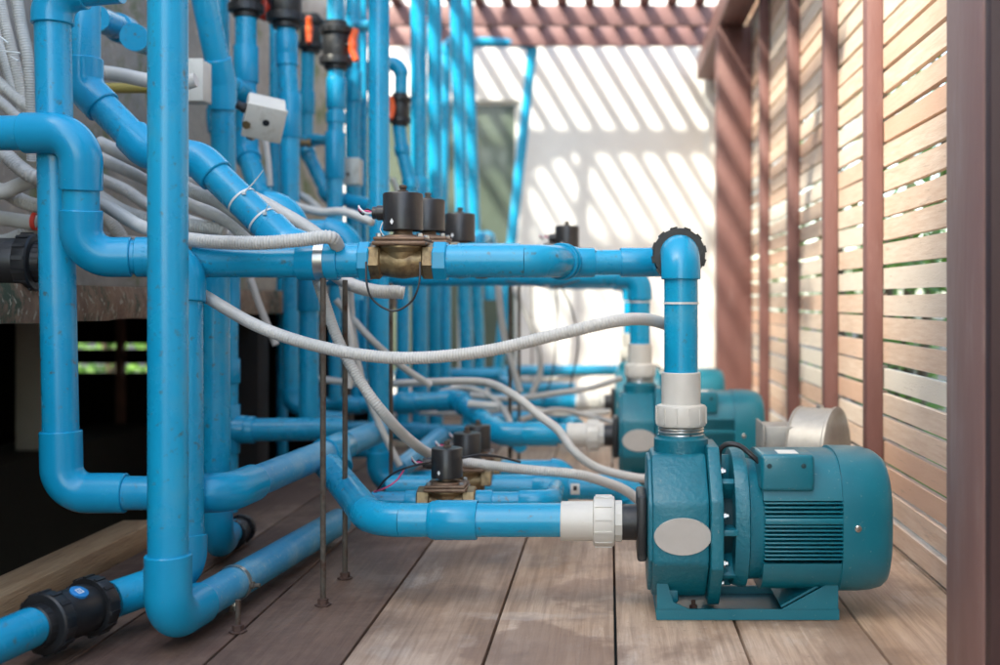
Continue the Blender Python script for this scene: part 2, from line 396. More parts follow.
mb = MB(); box(mb.bm, (-4.6,-1,-.66), (-4.5,5,.476)); box(mb.bm, (-4.6,-1.1,-.66), (-1,-1.02,.476))
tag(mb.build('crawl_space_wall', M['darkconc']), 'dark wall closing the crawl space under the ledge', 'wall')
root = thing('board_screen', 'dark board screen with narrow gaps showing green at the end of the crawl space', 'screen', (-3,4.95,-.65))
mb = MB()
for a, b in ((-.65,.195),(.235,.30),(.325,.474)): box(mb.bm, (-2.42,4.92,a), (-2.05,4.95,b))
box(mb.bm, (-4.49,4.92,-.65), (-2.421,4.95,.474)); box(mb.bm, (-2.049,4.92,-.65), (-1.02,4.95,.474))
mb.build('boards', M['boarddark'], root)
for x in (-2.19, -2.6, -3.2):
    mb = MB(); box(mb.bm, (x,4.88,-.65), (x+.03,4.918,.476)); mb.build('stud', M['darkwood'], root)
mb = MB(); box(mb.bm, (-1.07,.6,-.035), (-.99,2.42,.036), .003)
box_o = mb.build('timber_plank', M['wood']); tag(box_o, 'raw timber plank lying along the edge of the pit on the left', 'plank')
mb = MB(); box(mb.bm, (-1.30,2.02,-.10), (-1.12,2.10,-.02), .004)
tag(mb.build('timber_block', M['darkwood']), 'dark red-brown timber block behind the raw plank', 'block')
mb = MB(); box(mb.bm, (-1.34,.6,-.66), (-1.04,2.6,-.102), .004)
tag(mb.build('timber_bearer', M['darkwood']), 'dark timber bearer under the brown block in the pit', 'beam')

# rear white wall with its glazed door
WY = 5.8
root = thing('rear_wall', 'white plastered wall at the back striped with slanting shadows', 'wall', (-.5,WY,0))
gx0, gx1 = P(352,0,WY).x, P(520,0,WY).x; gz = P(0,100,WY).z
mb = MB()
box(mb.bm, (-1.75,WY,-.65), (gx0,WY+.2,3.6)); box(mb.bm, (gx1,WY,-.65), (.60,WY+.2,3.6)); box(mb.bm, (gx0,WY,gz), (gx1,WY+.2,3.6))
box(mb.bm, (gx0,WY,-.65), (gx1,WY+.2,.07))
mb.build('plaster', M['plaster'], root)
mb = MB(); box(mb.bm, (.52,WY-.03,0), (.60,WY-.001,3.6), .003); mb.build('corner_trim', M['plaster'], root)
mb = MB()
for a, b in (((gx0,gz-.02),(gx1,gz)), ((gx0,.07),(gx1,.12)), ((gx0,.12),(gx0+.03,gz-.02)), ((gx1-.03,.12),(gx1,gz-.02)), ((-.80,.12),(-.775,gz-.02))):
    box(mb.bm, (a[0],WY+.03,a[1]), (b[0],WY+.07,b[1]))
wf = mb.build('window', M['winframe'], root)
mb = MB(); box(mb.bm, (gx0,WY+.05,.1), (gx1,WY+.06,gz-.01)); g = sub(mb, 'pane', M['glass'], wf, root.location)

# unseen building added behind the photographer to keep sun off the pumps
root = thing('plaster_sun_blocker', 'unseen plastered building behind the photographer', 'blocker', (-4,-5,-.65))
mb = MB(); box(mb.bm, (-7.1,-7,-.65), (-2.5,-3.2,8.1)); mb.build('wall', M['plaster'], root)  # main block of the added unseen building, keeps sun off
mb = MB(); box(mb.bm, (-7.0,-4.3,8.16), (-5.3,-3.25,10.3)); mb.build('upper_sun_blocker', M['plaster'], root)  # added block shaped to keep sun off the upright pipes
for x in (-5.6,-3.4):
    mb = MB(); box(mb.bm, (x,-3.205,2.2), (x+1.2,-3.15,3.6)); mb.build('window', M['glass'], root)
mb = MB(); box(mb.bm, (-7.2,-7.2,8.102), (-2.4,-3.1,8.15)); mb.build('blocker_roof', M['framegrey'], root)

# fence
root = thing('slatted_fence', 'horizontal wooden slat fence with maroon posts along the right side', 'fence', (.6,3,0))
FX = .60
bays = [(-1.5,-.3),(-.3,.5),(.5,1.36),(1.36,2.42),(2.42,2.89),(2.89,3.47),(3.47,4.12),(4.12,4.68),(4.68,5.3),(5.3,5.8)]
mb = MB(); bm = mb.bm; tl = bm.faces.layers.float.new('tint')
pitch = .0535; base_t = {}
for (a, b) in bays:
    for k in range(33):
        z = .008+pitch*k
        before = set(bm.faces)
        dz1 = random.gauss(0,.0019); dz2 = random.gauss(0,.0019)
        w = .0438+random.uniform(-.0022,.0016)
        x0 = FX+random.uniform(-.0015,.0015)
        y0, y1 = a+.002, b-.002
        vs = [bm.verts.new(c) for c in ((x0,y0,z+dz1),(x0,y1,z+dz2),(x0,y1,z+dz2+w),(x0,y0,z+dz1+w),(x0+.014,y0,z+dz1),(x0+.014,y1,z+dz2),(x0+.014,y1,z+dz2+w),(x0+.014,y0,z+dz1+w))]
        for q in ((0,1,2,3),(7,6,5,4),(0,4,5,1),(3,2,6,7),(0,3,7,4),(1,5,6,2)): bm.faces.new([vs[i] for i in q])
        t = random.choice([.05,.2,.5,.5,.55,.6,.75,.9,.4,.3])
        for f in set(bm.faces)-before: f[tl] = t
mb.build('slat_panel', M['slat'], root)
for y in (.5,2.40,2.87,3.45,4.10,5.28):
    mb = MB(); box(mb.bm, (FX-.037,y,0.001), (FX-.002,y+.042,1.66), .002); mb.build('batten', M['frame'], root)
for y in (-1.5,1.345,4.6):
    mb = MB(); x0 = FX-.143
    box(mb.bm, (x0,y,0.001), (FX-.002,y+.148,1.668), .004)
    mb.build('post', M['framegrey'] if 1 < y < 2 else M['frame'], root)
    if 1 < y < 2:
        mb = MB(); box(mb.bm, (x0+.002,y-.022,.001), (FX+.06,y-.001,1.668), .003); mb.build('front_shade_panel', M['postshade'], root)  # darker panel over the post's front; its shade is put into the colour

# pergola
root = thing('pergola', 'maroon slatted pergola roof above the pumps and the white wall', 'pergola', (-.3,3,1.67))
for x in (.457,):
    mb = MB(); box(mb.bm, (x,-1.6,1.67), (x+.11,5.75,1.78), .003); mb.build('long_beam', M['frame'], root)
ZB = 1.782
for k, y in enumerate((5.45,5.05,2.6)):
    mb = MB(); box(mb.bm, (-1.28,y,ZB), (.62,y+.035,1.875), .002)
    mb.build('cross_beam', M['beam'], root)
k = 0; x = -1.12
while x < .62:
    mb = MB(); box(mb.bm, (x,2.3,1.877), (x+.046,5.78,1.905), .001); mb.build('roof_batten', M['beam'], root)
    x += .126

# shrubs beyond the fence and behind the crawl space
def shrub(name, label, x, y, w, l, h, nl, group):
    root = thing(name, label, 'shrub', (x,y,-.65), group)
    mb = MB()
    for k in range(5):
        a = random.uniform(0,6.28)
        q = [V((x,y,-.65)), V((x+.1*math.cos(a),y+.2*math.sin(a),h*.3)), V((x+.2*math.cos(a),y+.45*math.sin(a),h*.8))]
        sweep(mb.bm, q, [.03,.02,.006], 7)
    mb.build('stem', M['bark'], root)
    mb = MB(); bm = mb.bm
    cl = [(random.uniform(-w,w),random.uniform(-l,l),random.uniform(-.5,h)) for _ in range(60)]
    for k in range(nl):
        c = random.choice(cl); p = V((x+c[0]+random.gauss(0,.07), y+c[1]+random.gauss(0,.09), c[2]+random.gauss(0,.09)))
        u = V([random.gauss(0,1) for _ in range(3)]).normalized(); v = u.orthogonal().normalized()
        s = random.uniform(.018,.04)
        bm.faces.new([bm.verts.new(p+u*s*a+v*s*.45*b) for a, b in ((-1,0),(0,-1),(1,0),(0,1))])
    mb.build('foliage', M['leaf'], root)
for i, y in enumerate((1.2, 2.2, 3.2, 4.3, 5.4)):
    shrub('shrub', 'leafy green shrub growing outside the slatted fence', 1.15, y, .3, .55, 1.9, 2300, 'shrubs outside the fence')
shrub('shrub', 'green shrub seen through the gaps under the ledge', -2.6, 6.0, .8, .4, .8, 4000, None)

# ------------------------------------------------------------------ pipes of the left
up = V((0,0,1)); X1 = V((1,0,0)); Y1 = V((0,1,0))
# foreground tall pipe F and its floor run G
Fv = run('nearest tall upright blue pipe turning at its foot along the floor', [(168,-60,1.62),(168,622,1.62),(338,522,2.36)], coup=(), sock=.95)
# the dusty depth run
for o in [c for c in bpy.data.objects if c.parent == Fv and c.name.startswith('pipe_section')][1:]: o.data.materials[0] = M['pvcdust']
# A
A = run('upright blue pipe second from left bending to a level run at its foot', [(120,-14,1.84),(52,-8,1.84),(62,493,1.84),(228,493,1.86),(380,431,2.69)], sock=1.05, coup=((2,.42,.0,'c'),)[:0])
p0 = P(330,452,2.35); dA = (P(380,431,2.69)-P(228,493,1.86)).normalized()
q = P(334,450,2.37)
[c for c in bpy.data.objects if c.parent == A and c.name.startswith('pipe_section')][-1].data.materials.__setitem__(0, M['pvcdust'])
tee(A, q, dA, V((.25,-.6,-.5)), hl=.06, bl=.055)
# B
B = run('S-shaped blue pipe crossing in front at upper left', [(-60,133,1.80),(81,133,1.80),(81,257,1.82),(185,257,1.86),(186,574,1.80),(112,600,1.69)], sock=.8, coup=((2,.62,.004),))
# ball valve line V
VV = run('short blue floor pipe feeding the black ball valve at lower left', [(-60,668,1.36),(30,628,1.535)], coup=())
# D diagonal
Dg = run('thick blue pipe slanting down to the right at upper left', [(84,-40,2.02),(84,88,2.02),(148,152,2.0),(200,160,2.0),(285,243,1.96),(330,262,1.93)], sock=.6)
run('short blue stub pipe high on the concrete wall', [(96,18,2.4),(128,32,2.6)], coup=((0,.8,.03),))
run('blue pipe end facing out behind the short stub', [(134,37,2.3),(160,48,2.7)])
# main line M1
MZ = P(0,261,1.9).z
M1 = run('level blue pipe left of the front brass valve', [(196,261,1.9),(372,261,1.9)], coup=((0,.70,.035),))
M1r = run('level blue pipe from the front brass valve towards the front riser', [(434,261,1.9),(546,261,1.9),(574,262,2.04)], coup=((1,.50,.0025),(1,.62,.0025)), no_elbow=(1,), bend=.9)
for i,(pc, hl) in enumerate(((P(441,261,1.9),.012),)):
    mb = MB(); lathe(mb.bm, pc, X1, [(-hl,.0325),(-hl+.002,.035),(hl-.002,.035),(hl,.033)], 8); mb.build('threaded_socket', M['fit'], M1r, ang=25)
mb = MB(); lathe(mb.bm, P(366,261,1.9), X1, [(-.01,.0325),(-.008,.035),(.008,.035),(.01,.033)], 8); mb.build('threaded_socket', M['fit'], M1, ang=25)
pr = P(560,262,2.0)
M1s = run('thinner blue pipe joining the front riser union from the left', [(568,262.5,2.02),(678,262,2.04),(679,256,1.93)], d=.046, coup=((0,.10,.028),(0,.62,.03)), sock=.2)
# risers and pumps are further below
for (Y, lab, xs, xe) in ((2.2,'level blue pipe hidden close behind the front main line',(330),(520)), (2.51,'level blue pipe third back at valve height',250,560)):
    z = P(0, 257 if Y == 2.2 else 265, Y).z
    run(lab, [V(((xs-VX)*Y/F, Y, z)), V(((xe-VX)*Y/F, Y, z))], d=.055, coup=((0,.3,.03),))
Y = 3.08
run('far level blue pipe carrying the small rear valve', [P(420,267,Y), P(628,267,Y)], d=.05, coup=((0,.5,.03),))
# verticals: C, C2/P1
C = run('upright blue pipe beside the nearest one running down to a black union', [(216,262,2.12),(217,545,2.12),(232,531,2.30)], d=.051, sock=.5, bend=1.0)
C2 = run('slanting then upright blue pipe with a side branch near the floor', [(196,-40,2.50),(222,84,2.62),(226,290,2.70),(226,560,2.70)], sock=.95, coup=((2,.30,.03),))
tee(C2, P(226,429,2.70), up, X1, hl=.06, bl=.05)
run('level blue branch pipe low down behind the two brown rods', [(233,430,2.70),(345,429,2.72)], coup=((0,.12,.02),))
# verticals of the upper cluster
run('upright blue pipe at far left of the valve bank under a black union', [(246,-40,3.0),(246,150,3.0),(262,200,2.9),(300,262,2.7)], coup=((0,.55,.05),), sock=.4)
run('thin upright blue pipe behind the slanting pipe at the top', [(219,-40,3.1),(219,120,3.1),(226,180,3.1)], coup=())
run('upright blue pipe below the second black union from left', [(286,5,3.05),(287,60,3.05),(290,100,3.05),(290,236,3.05)], d=.052, coup=((0,.72,.03),(2,.12,.06)), sock=.3, bend=.6)
run('thin upright blue pipe touching the concrete wall', [(275,-40,3.5),(275,262,3.5)], d=.034)
run('thin upright blue pipe under the union with orange lever', [(308,45,3.5),(306,150,3.5),(328,196,3.4),(372,206,3.3)], d=.042, coup=((0,.55,.035),), sock=.4)
run('upright blue pipe passing through the valve with orange tee handle', [(336,-40,3.3),(336,28,3.3)], d=.052)
run('upright blue pipe hanging below the valve with orange tee handle', [(336,64,3.3),(336,118,3.3),(335,150,3.3),(335,262,3.3)], d=.05, coup=((0,.55,.045),(2,.05,.07)), sock=.3)
run('upright blue pipe between the orange handle and the wide pipe', [(353,-40,3.6),(353,262,3.6)], d=.050, coup=((0,.42,.05),))
run('thin upright blue pipe tight against the wide one', [(364,-40,3.7),(364,400,3.7)], d=.024)
P9 = run('wide upright blue pipe with a bend at the floor left of the low valves', [(379,-60,2.95),(379,481,2.95),(440,481,2.95)], d=.056, sock=.8)
run('blue pipe arching over beside the small orange lever', [(380,64,3.5),(401,64,3.5),(401,96,3.5)], d=.040, sock=.2)
run('blue pipe kinked below the small black union', [(399,126,3.5),(402,150,3.5),(410,184,3.5),(409,262,3.5)], d=.042, sock=.3)
run('upright blue pipe left one of the bright pair before the dark door', [(418,-60,3.9),(420,445,3.9)], d=.057, coup=((0,.5,.05),))
run('upright blue pipe right one of the bright pair before the dark door', [(434,-60,4.2),(436,440,4.2)], d=.054)
run('leaning bright blue pipe left of two crossing the dark door', [(454,-60,4.55),(468,428,4.55)], d=.052)
run('leaning bright blue pipe right of two crossing the dark door', [(465,-60,4.85),(481,420,4.85)], d=.050)
run('thin blue loop pipe spanning the white wall above the dark door', [(437,400,5.3),(447,42,5.4),(533,43,5.5),(496,390,5.4)], d=.050, sock=.5)
run('short blue pipe end bending up in front of the dark door', [(478,262,4.4),(478,238,4.4),(490,238,4.6),(490,300,4.6)], d=.05, sock=.2)
run('short thin blue branch pipe joining two uprights high in the bank', [(306,140,3.45),(336,140,3.33)], d=.032, coup=((0,.3,.014),))
run('short blue branch pipe behind the slanting pipe near the grey box', [(226,80,2.85),(250,98,3.0)], d=.042, coup=((0,.5,.03),))
run('short pale blue stub pipe right of the orange tee handle', [(349,26,3.6),(376,26,3.4)], d=.034, coup=((0,.5,.012),))
for (px, py, Y, lab) in ((303,143,3.4,'small brass fitting on the thin upright pipe'), (322,172,3.5,'small brass fitting beside the small junction box')):
    c0 = P(px,py,Y); root = thing('brass_fitting', lab, 'fitting', c0)
    mb = MB(); lathe(mb.bm, V((-.02,0,0)), X1, [(0,.010),(.003,.013),(.014,.013),(.017,.010),(.035,.009)], 8); mb.build('nipple', M['brass'], root, off=V((0,0,0)), ang=25)
    mb = MB(); lathe(mb.bm, V((.015,0,0)), X1, [(0,.014),(.010,.014)], 6); mb.build('nut', M['brass'], root, off=V((0,0,0)), ang=25)
# elbows dropping onto the main line
run('blue pipe arching over and down into the main line, left of two', [(230,207,2.35),(294,206,2.35),(294,262,2.35)], d=.056, sock=.75, bend=1.1)
run('blue pipe arching over and down into the main line, right of two', [(300,231,2.75),(352,231,2.75),(352,300,2.75)], d=.056, sock=.75, bend=1.1)
# lower verticals
run('upright blue pipe with a socket just below the main line', [(309,262,2.95),(309,424,2.95)], d=.052, coup=((0,.20,.045),))
run('upright blue pipe curving to the right near the floor left of the socketed one', [(291,262,3.3),(291,400,3.3),(312,418,3.3),(345,420,3.3)], d=.048, sock=.3)
run('slim upright blue pipe deepest in the shade below the main line', [(282,262,3.7),(282,470,3.7)], d=.036)
run('slim upright blue pipe between the two brown rods', [(335,275,3.5),(335,400,3.5)], d=.040)
run('slim upright blue pipe just left of the wide one below the main line', [(356,270,3.7),(356,400,3.7)], d=.034)
run('upright blue pipe just right of the wide one below the main line', [(403,262,3.6),(403,440,3.6)], d=.042)
run('upright blue pipe with a dark band beside the bright pair', [(446,270,4.0),(446,400,4.0)], d=.036)
# low level pipes
run('level blue pipe running low behind the conduits towards the wide upright', [(318,405,3.6),(420,405,3.6)], d=.05, coup=((0,.3,.04),))
run('level blue pipe meeting the wide upright near the floor', [(320,449,3.15),(372,449,3.15)], d=.05)
run('level blue pipe low behind the wide upright at mid height', [(395,376,4.3),(500,374,4.3)], d=.05, coup=((0,.4,.04),))
run('blue floor pipe ending in a bend short of the second pump', [(486,419,3.8),(566,419,3.8),(578,428,3.6)], d=.055, sock=.5)
run('far blue floor pipe near the foot of the white wall', [(490,388,5.0),(575,388,5.0)], d=.05)
S3 = run('level blue suction pipe of the third pump', [(476,401.5,4.03),(578,401.5,4.03)], d=D, coup=((0,.8,.05),))
# L1..L3 small valve loops
L1 = run('blue floor pipe with a paper sticker bending down behind the front suction union', [(486,487,2.5),(630,487,2.5),(636,516,2.48)], d=.057, sock=.5, coup=((0,.45,.04),))
run('short blue pipe left of the low bronze valves', [(388,487,2.5),(452,487,2.5)], d=.054)
L2 = run('blue floor pipe ending in a bend behind the stickered one', [(486,470,2.75),(560,470,2.75),(570,484,2.75)], d=.05, sock=.5)
L0 = run('slim blue pipe right of the nearest low valve rising to the stickered pipe', [(470,501,2.12),(551,501,2.12),(556,488,2.4)], d=.036, sock=.9, coup=((0,.15,.02),))
run('slim blue pipe left of the nearest low valve', [(372,501,2.12),(424,501,2.12)], d=.036, coup=((0,.8,.015),))
run('dusty blue pipe slanting between the low valves and the wide upright', [(398,470,2.75),(440,436,3.2)], d=.05, m='pvcdust')
mb = MB(); pz = P(575.5,487,2.5)
prot = math.radians
for (w, h, mm, yy) in ((.010,.014,'paper',.0294),):
    bm = mb.bm
    # curved sticker hugging the pipe
    ctr = P(575.5,487,2.5); rr = .0290; cols = 6
    vv = []
    for j in range(cols+1):
        a = rad(25)-rad(50)*j/cols
        y = ctr.y-rr*math.cos(a); z = ctr.z+rr*math.sin(a)
        vv.append((bm.verts.new((ctr.x-w,y,z)), bm.verts.new((ctr.x+w,y,z))))
    for a, b in zip(vv, vv[1:]): bm.faces.new((a[0],a[1],b[1],b[0]))
st = mb.build('sticker', M['paper'], L1)
mb = MB(); ctr = P(575.5,486,2.5); box(mb.bm, (ctr.x-.004,ctr.y-.0302,ctr.z-.005), (ctr.x+.004,ctr.y-.0290,ctr.z+.005)); sub(mb,'printed_mark',M['black'],st,L1.location)

# ------------------------------------------------------------------ suction line S1 and unions
def union_white(root, p, ax, r=.0285, s=1.0):
    """white transition: sleeve + nut + collar, starting at p going along ax; lengths in m"""
    loc = root.location
    mb = MB(); lathe(mb.bm, p, ax, [(0,.0320*s),(.0015,.0332*s),(.056*s,.0332*s),(.058*s,.031*s)]); sl = mb.build('white_sleeve', M['whitepvc'], root)
    mb = MB(); n = .056*s
    lathe(mb.bm, p, ax, [(n-.002,.0345*s),(n,.041*s),(n+.004,.0425*s),(n+.030*s,.0425*s),(n+.034*s,.041*s),(n+.034*s+.001,.036*s)], 32)
    a2 = ax.normalized(); u = a2.orthogonal().normalized(); v = a2.cross(u)
    for k in range(12):
        a = k*math.pi/6; c = p + a2*(n+.002) + (u*math.cos(a)+v*math.sin(a))*.0425*s
        rdir = (u*math.cos(a)+v*math.sin(a)); t = a2.cross(rdir)
        vs = []
        for i in (0, .028*s):
            for j in (-.0018,.0018):
                for q in (-.002,.0016): vs.append(mb.bm.verts.new(c+a2*i+t*j+rdir*q))
        for q in ((0,1,3,2),(4,6,7,5),(0,4,5,1),(2,3,7,6),(0,2,6,4),(1,5,7,3)): mb.bm.faces.new([vs[i] for i in q])
    nut = mb.build('union_nut', M['whitepvc'], root, ang=30)
    mb = MB(); m0 = n+.035*s
    lathe(mb.bm, p, ax, [(m0,.035*s),(m0+.012*s,.035*s),(m0+.0125*s,.032*s)], 12); mb.build('union_collar', M['whitepvc'], root, ang=20)
PY = 1.86
def suction(off, label):
    o = off
    pts = [P(325,462,2.32)+o, P(372,520,1.86)+o, P(572,520,1.86)+o]
    S = run(label, pts, coup=((1,.42,.036,'r'),), sock=.6, no_elbow=(1,), bend=1.3)
    union_white(S, P(561,521,PY)+o, X1)
    mb = MB(); lathe(mb.bm, P(619,522,PY)+o, X1, [(0,.028),(.001,.030),(.034,.030)], 28); mb.build('black_nipple', M['black'], S)
    return S
suction(V((0,0,0)), 'front suction pipe with white union running level into the nearest pump')
S2 = run('suction pipe with white union running into the second pump', [(389,404,3.4),(458,400,3.4),(500,434,3.05),(575,434,3.05)], coup=((2,.55,.045,'r'),(0,.25,.03)), sock=.6)
PO2 = V((-.036,1.19,0)); PO3 = V((-.040,2.17,0))
union_white(S2, P(561,521,PY)+PO2, X1)
mb = MB(); lathe(mb.bm, P(619,522,PY)+PO2, X1, [(0,.028),(.001,.030),(.034,.030)], 28); mb.build('black_nipple', M['black'], S2)
union_white(S3, P(561,521,PY)+PO3, X1)
mb = MB(); lathe(mb.bm, P(619,522,PY)+PO3, X1, [(0,.028),(.001,.030),(.034,.030)], 28); mb.build('black_nipple', M['black'], S3)

# ------------------------------------------------------------------ risers
def riser(off, label, front):
    base = P(681,440,PY)+off
    top = P(681,253,PY)+off
    zr = lambda py: H+(VY-py)*PY/F
    bx = base.x; by = base.y
    R = run(label, [V((bx,by,zr(400))), V((bx,by,zr(253))), V((bx,by+.09,zr(253)))] if front else
            [V((bx,by,zr(400))), V((bx,by,MZ)), V((bx-(.90 if off.y < 1.5 else .3),by,MZ))], sock=.42, bend=.75, name='riser_pipe')
    union_white(R, V((bx,by,zr(372))), V((0,0,-1)))
    mb = MB(); lathe(mb.bm, V((bx,by,zr(426))), V((0,0,-1)), [(0,.037),(.003,.039),(.006,.037),(.008,.039),(.012,.037),(.016,.0385),(.018,.036)]); mb.build('steel_thread', M['steel'], R)
    mb = MB(); lathe(mb.bm, V((bx,by,zr(303))), up, [(-.002,.0297),(-.002,.0302),(.0015,.0302),(.0015,.0297)], cap=False); mb.build('tie_band', M['tie'], R)
    return R, V((bx,by,zr(253)))
R1, t1 = riser(V((0,0,0)), 'front riser pipe with white union and black ring at its top', True)
mb = MB()
c = t1+V((0,.045,0))
lathe(mb.bm, c, Y1, [(0,.036),(0,.044),(.003,.0455),(.028,.0455),(.030,.043)], 36)
for k in range(12):
    a = k*math.pi/6+.2; rd = V((math.cos(a),0,math.sin(a))); t = V((-math.sin(a),0,math.cos(a)))
    cc = c+rd*.0455; vs = [mb.bm.verts.new(cc+Y1*i+t*j+rd*q) for i in (.001,.027) for j in (-.006,.006) for q in (-.003,.0022)]
    for q in ((0,1,3,2),(4,6,7,5),(0,4,5,1),(2,3,7,6),(0,2,6,4),(1,5,7,3)): mb.bm.faces.new([vs[i] for i in q])
mb.build('union_ring', M['black'], R1, ang=30)
riser(PO2, 'second riser pipe with white union behind the front one', False)
riser(PO3, 'third riser pipe farthest back with white union', False)

# ------------------------------------------------------------------ pump
K = PY/F
def pump(label, off, group):
    cx = P(680,0,PY).x; ox = V((cx, PY, 0))
    lx = lambda px: (609+(px-609)*.948-680)*K
    lz = lambda py: H+(VY-py)*K
    root = thing('water_pump', label, 'pump', ox+off, group)
    Z0 = V((0,0,0)); b = lambda mb, n, m, ang=35: mb.build(n, m, root, off=Z0, ang=ang)
    zc = lz(519.5); R = .1205
    def octa(r, ph=22.5): return [(r*math.cos(rad(ph+45*k))/math.cos(rad(22.5)), zc+r*math.sin(rad(ph+45*k))/math.cos(rad(22.5))) for k in range(8)]
    # volute casing
    mb = MB(); prism(mb.bm, octa(.117), 'x', lx(652), lx(709), .007)
    prism(mb.bm, octa(.108), 'x', lx(648.5), lx(654), .003)
    lathe(mb.bm, V((K, 0, zc+.10)), up, [(0,.046),(lz(438)-zc-.10,.046),(lz(438)-zc-.097,.041),(lz(434)-zc-.10,.040)], 28)
    b(mb, 'casing', M['pumpcast'])
    mb = MB(); prism(mb.bm, octa(.1295), 'x', lx(709.5), lx(722), .003); b(mb, 'casing_flange', M['pumpcast'])
    # badge
    mb = MB(); n = 40; rx, rz = .046, .030
    ring0 = [mb.bm.verts.new((lx(682)+rx*math.cos(6.2832*k/n), -.1168, zc-.004+rz*math.sin(6.2832*k/n))) for k in range(n)]
    ring1 = [mb.bm.verts.new((lx(682)+(rx-.001)*math.cos(6.2832*k/n), -.1192, zc-.004+(rz-.001)*math.sin(6.2832*k/n))) for k in range(n)]
    for k in range(n): mb.bm.faces.new((ring0[k], ring0[(k+1)%n], ring1[(k+1)%n], ring1[k]))
    mb.bm.faces.new(ring1); b(mb, 'name_badge', M['badge'])
    # inlet flange
    mb = MB(); box(mb.bm, (lx(638),-.052,lz(555)), (lx(648),.052,lz(491)), .005)
    b(mb, 'inlet_flange', M['black'])
    # bolts
    for k in range(8):
        a = rad(22.5+45*k+8); p = V((lx(722), .104*math.cos(a), zc+.104*math.sin(a)))
        mb = MB(); lathe(mb.bm, p, X1, [(0,.0065),(.006,.0065),(.0065,.004),(.010,.004),(.011,.002)], 6); b(mb, 'flange_bolt', M['steel'], 25)
    # adapter: core, ribs, motor flange
    mb = MB(); lathe(mb.bm, V((lx(721.5),0,zc)), X1, [(0,.072),(lx(740)-lx(721.5),.066)]); b(mb, 'shaft_housing', M['pumpdark'])
    mb = MB()
    for k in range(8):
        a = 45*k; rot = Matrix.Rotation(rad(a), 3, 'X'); mb = MB()
        box(mb.bm, (lx(721.8),-.005,zc+.06), (lx(737),.005,zc+.110), .001, rot, V((0,0,zc)))
        b(mb, 'adapter_rib', M['pumpcast'])
    mb = MB(); zm = lz(516)
    loft(mb.bm, [(lx(735),.098,.104,2.3,zm+.002),(lx(735.5),.106,.112,2.3,zm+.002),(lx(745),.110,.115,2.4,zm+.001),(lx(749),.110,.113,2.4,zm),(lx(751),.100,.100,2.3,zm-.002),(lx(765),.097,.097,2.3,zm-.004)])
    b(mb, 'motor_flange', M['pumpcast'])
    for k in (0,1,2,3):
        a = rad(35+90*k) if k in (0,) else rad(45+90*k)
        p = V((lx(749), .095*math.cos(a), zm+.095*math.sin(a)))
        mb = MB(); lathe(mb.bm, p, X1, [(0,.006),(.006,.006),(.0065,.003),(.012,.003)], 6); b(mb, 'motor_bolt', M['steel'], 25)
    # motor core + fins
    mb = MB(); loft(mb.bm, [(lx(762),.082,.100,2.6,zm),(lx(848),.082,.100,2.6,zm)]); b(mb, 'motor_core', M['pumpdark'])
    mb = MB()
    yo = lambda z: .1095*max(0,(1-abs(z/.1135)**2.9))**(1/2.9)
    zs = []
    z = .041
    for q in range(4): zs.append(z); z -= .0068
    z = .0042
    for q in range(9): zs.append(z); z -= .0066
    for z in zs:
        y = yo(z); box(mb.bm, (lx(764),-y,zm+z-.0013), (lx(846),y,zm+z+.0013), .0005)
    box(mb.bm, (lx(764),-yo(.014)-.001,zm+.0075), (lx(846),yo(.014)+.001,zm+.0175), .002)
    b(mb, 'cooling_fins', M['pump'])
    mb = MB()
    # smooth upper and lower shells
    for sgn, z0 in ((1,.045),(-1,-.056)):
        pr = []
        N_ = 22
        for k in range(N_+1):
            zz = z0+(sgn*.1135-z0)*math.sin(math.pi/2*min(1,k/N_*1.0))
            pr.append((-yo(zz), zm+zz))
        pr2 = [(-y, z) for (y, z) in reversed(pr)]
        poly = pr[:-1]+[(pr[-1][0], pr[-1][1])]+pr2
        # drop duplicates
        cl = []
        for q in poly:
            if not cl or (abs(q[0]-cl[-1][0])+abs(q[1]-cl[-1][1])) > 1e-5: cl.append(q)
        prism(mb.bm, cl, 'x', lx(763), lx(846))
    b(mb, 'motor_shell', M['pump'], 30)
    # fan cover
    mb = MB(); e = 2.9
    loft(mb.bm, [(lx(841),.108,.112,e,zm),(lx(841.5),.113,.117,e,zm),(lx(862),.113,.117,e,zm),(lx(876),.111,.115,e,zm),(lx(886),.107,.111,e,zm),(lx(891.5),.100,.104,e,zm),(lx(894.2),.090,.094,2.7,zm),(lx(895.2),.080,.084,2.5,zm)], 56)
    fan = b(mb, 'fan_cover', M['pump'], 60)
    mb = MB(); lathe(mb.bm, V((lx(856),-.1125,lz(515))), V((0,-1,0)), [(0,.0055),(.0015,.0055),(.0028,.004),(.003,.001)], 16); b(mb, 'cover_screw', M['steel'])
    # grille slots in the end
    mb = MB()
    for k in range(-3,4): box(mb.bm, (lx(895.2),-.06+abs(k)*.006,zm+k*.018-.002), (lx(895.9),.06-abs(k)*.006,zm+k*.018+.002))
    b(mb, 'cover_grille', M['pumpdark'])
    # terminal box, sitting towards the front shoulder
    mb = MB(); box(mb.bm, (lx(760),-.112,lz(480)), (lx(813),-.02,lz(445.5)), .006, segs=3); tb = b(mb, 'terminal_box', M['pump'])
    mb = MB(); box(mb.bm, (lx(778),-.100,lz(445.5)), (lx(798),-.060,lz(444.9))); o = sub(mb, 'box_label', M['paper'], tb, Z0)
    for px, py in ((768,456),(802,456)):
        mb = MB(); lathe(mb.bm, V((lx(px),-.1115,lz(py))), V((0,-1,0)), [(0,.004),(.0015,.004),(.002,.0025)], 12); sub(mb, 'box_screw', M['pumpdark'], tb, Z0)
    # cable
    mb = MB(); q = [V((lx(761),-.07,lz(456))), V((lx(752),-.07,lz(448))), V((lx(742),-.06,lz(441))), V((lx(730),-.055,lz(440))), V((lx(723),-.05,lz(446))), V((lx(722),-.04,lz(462)))]
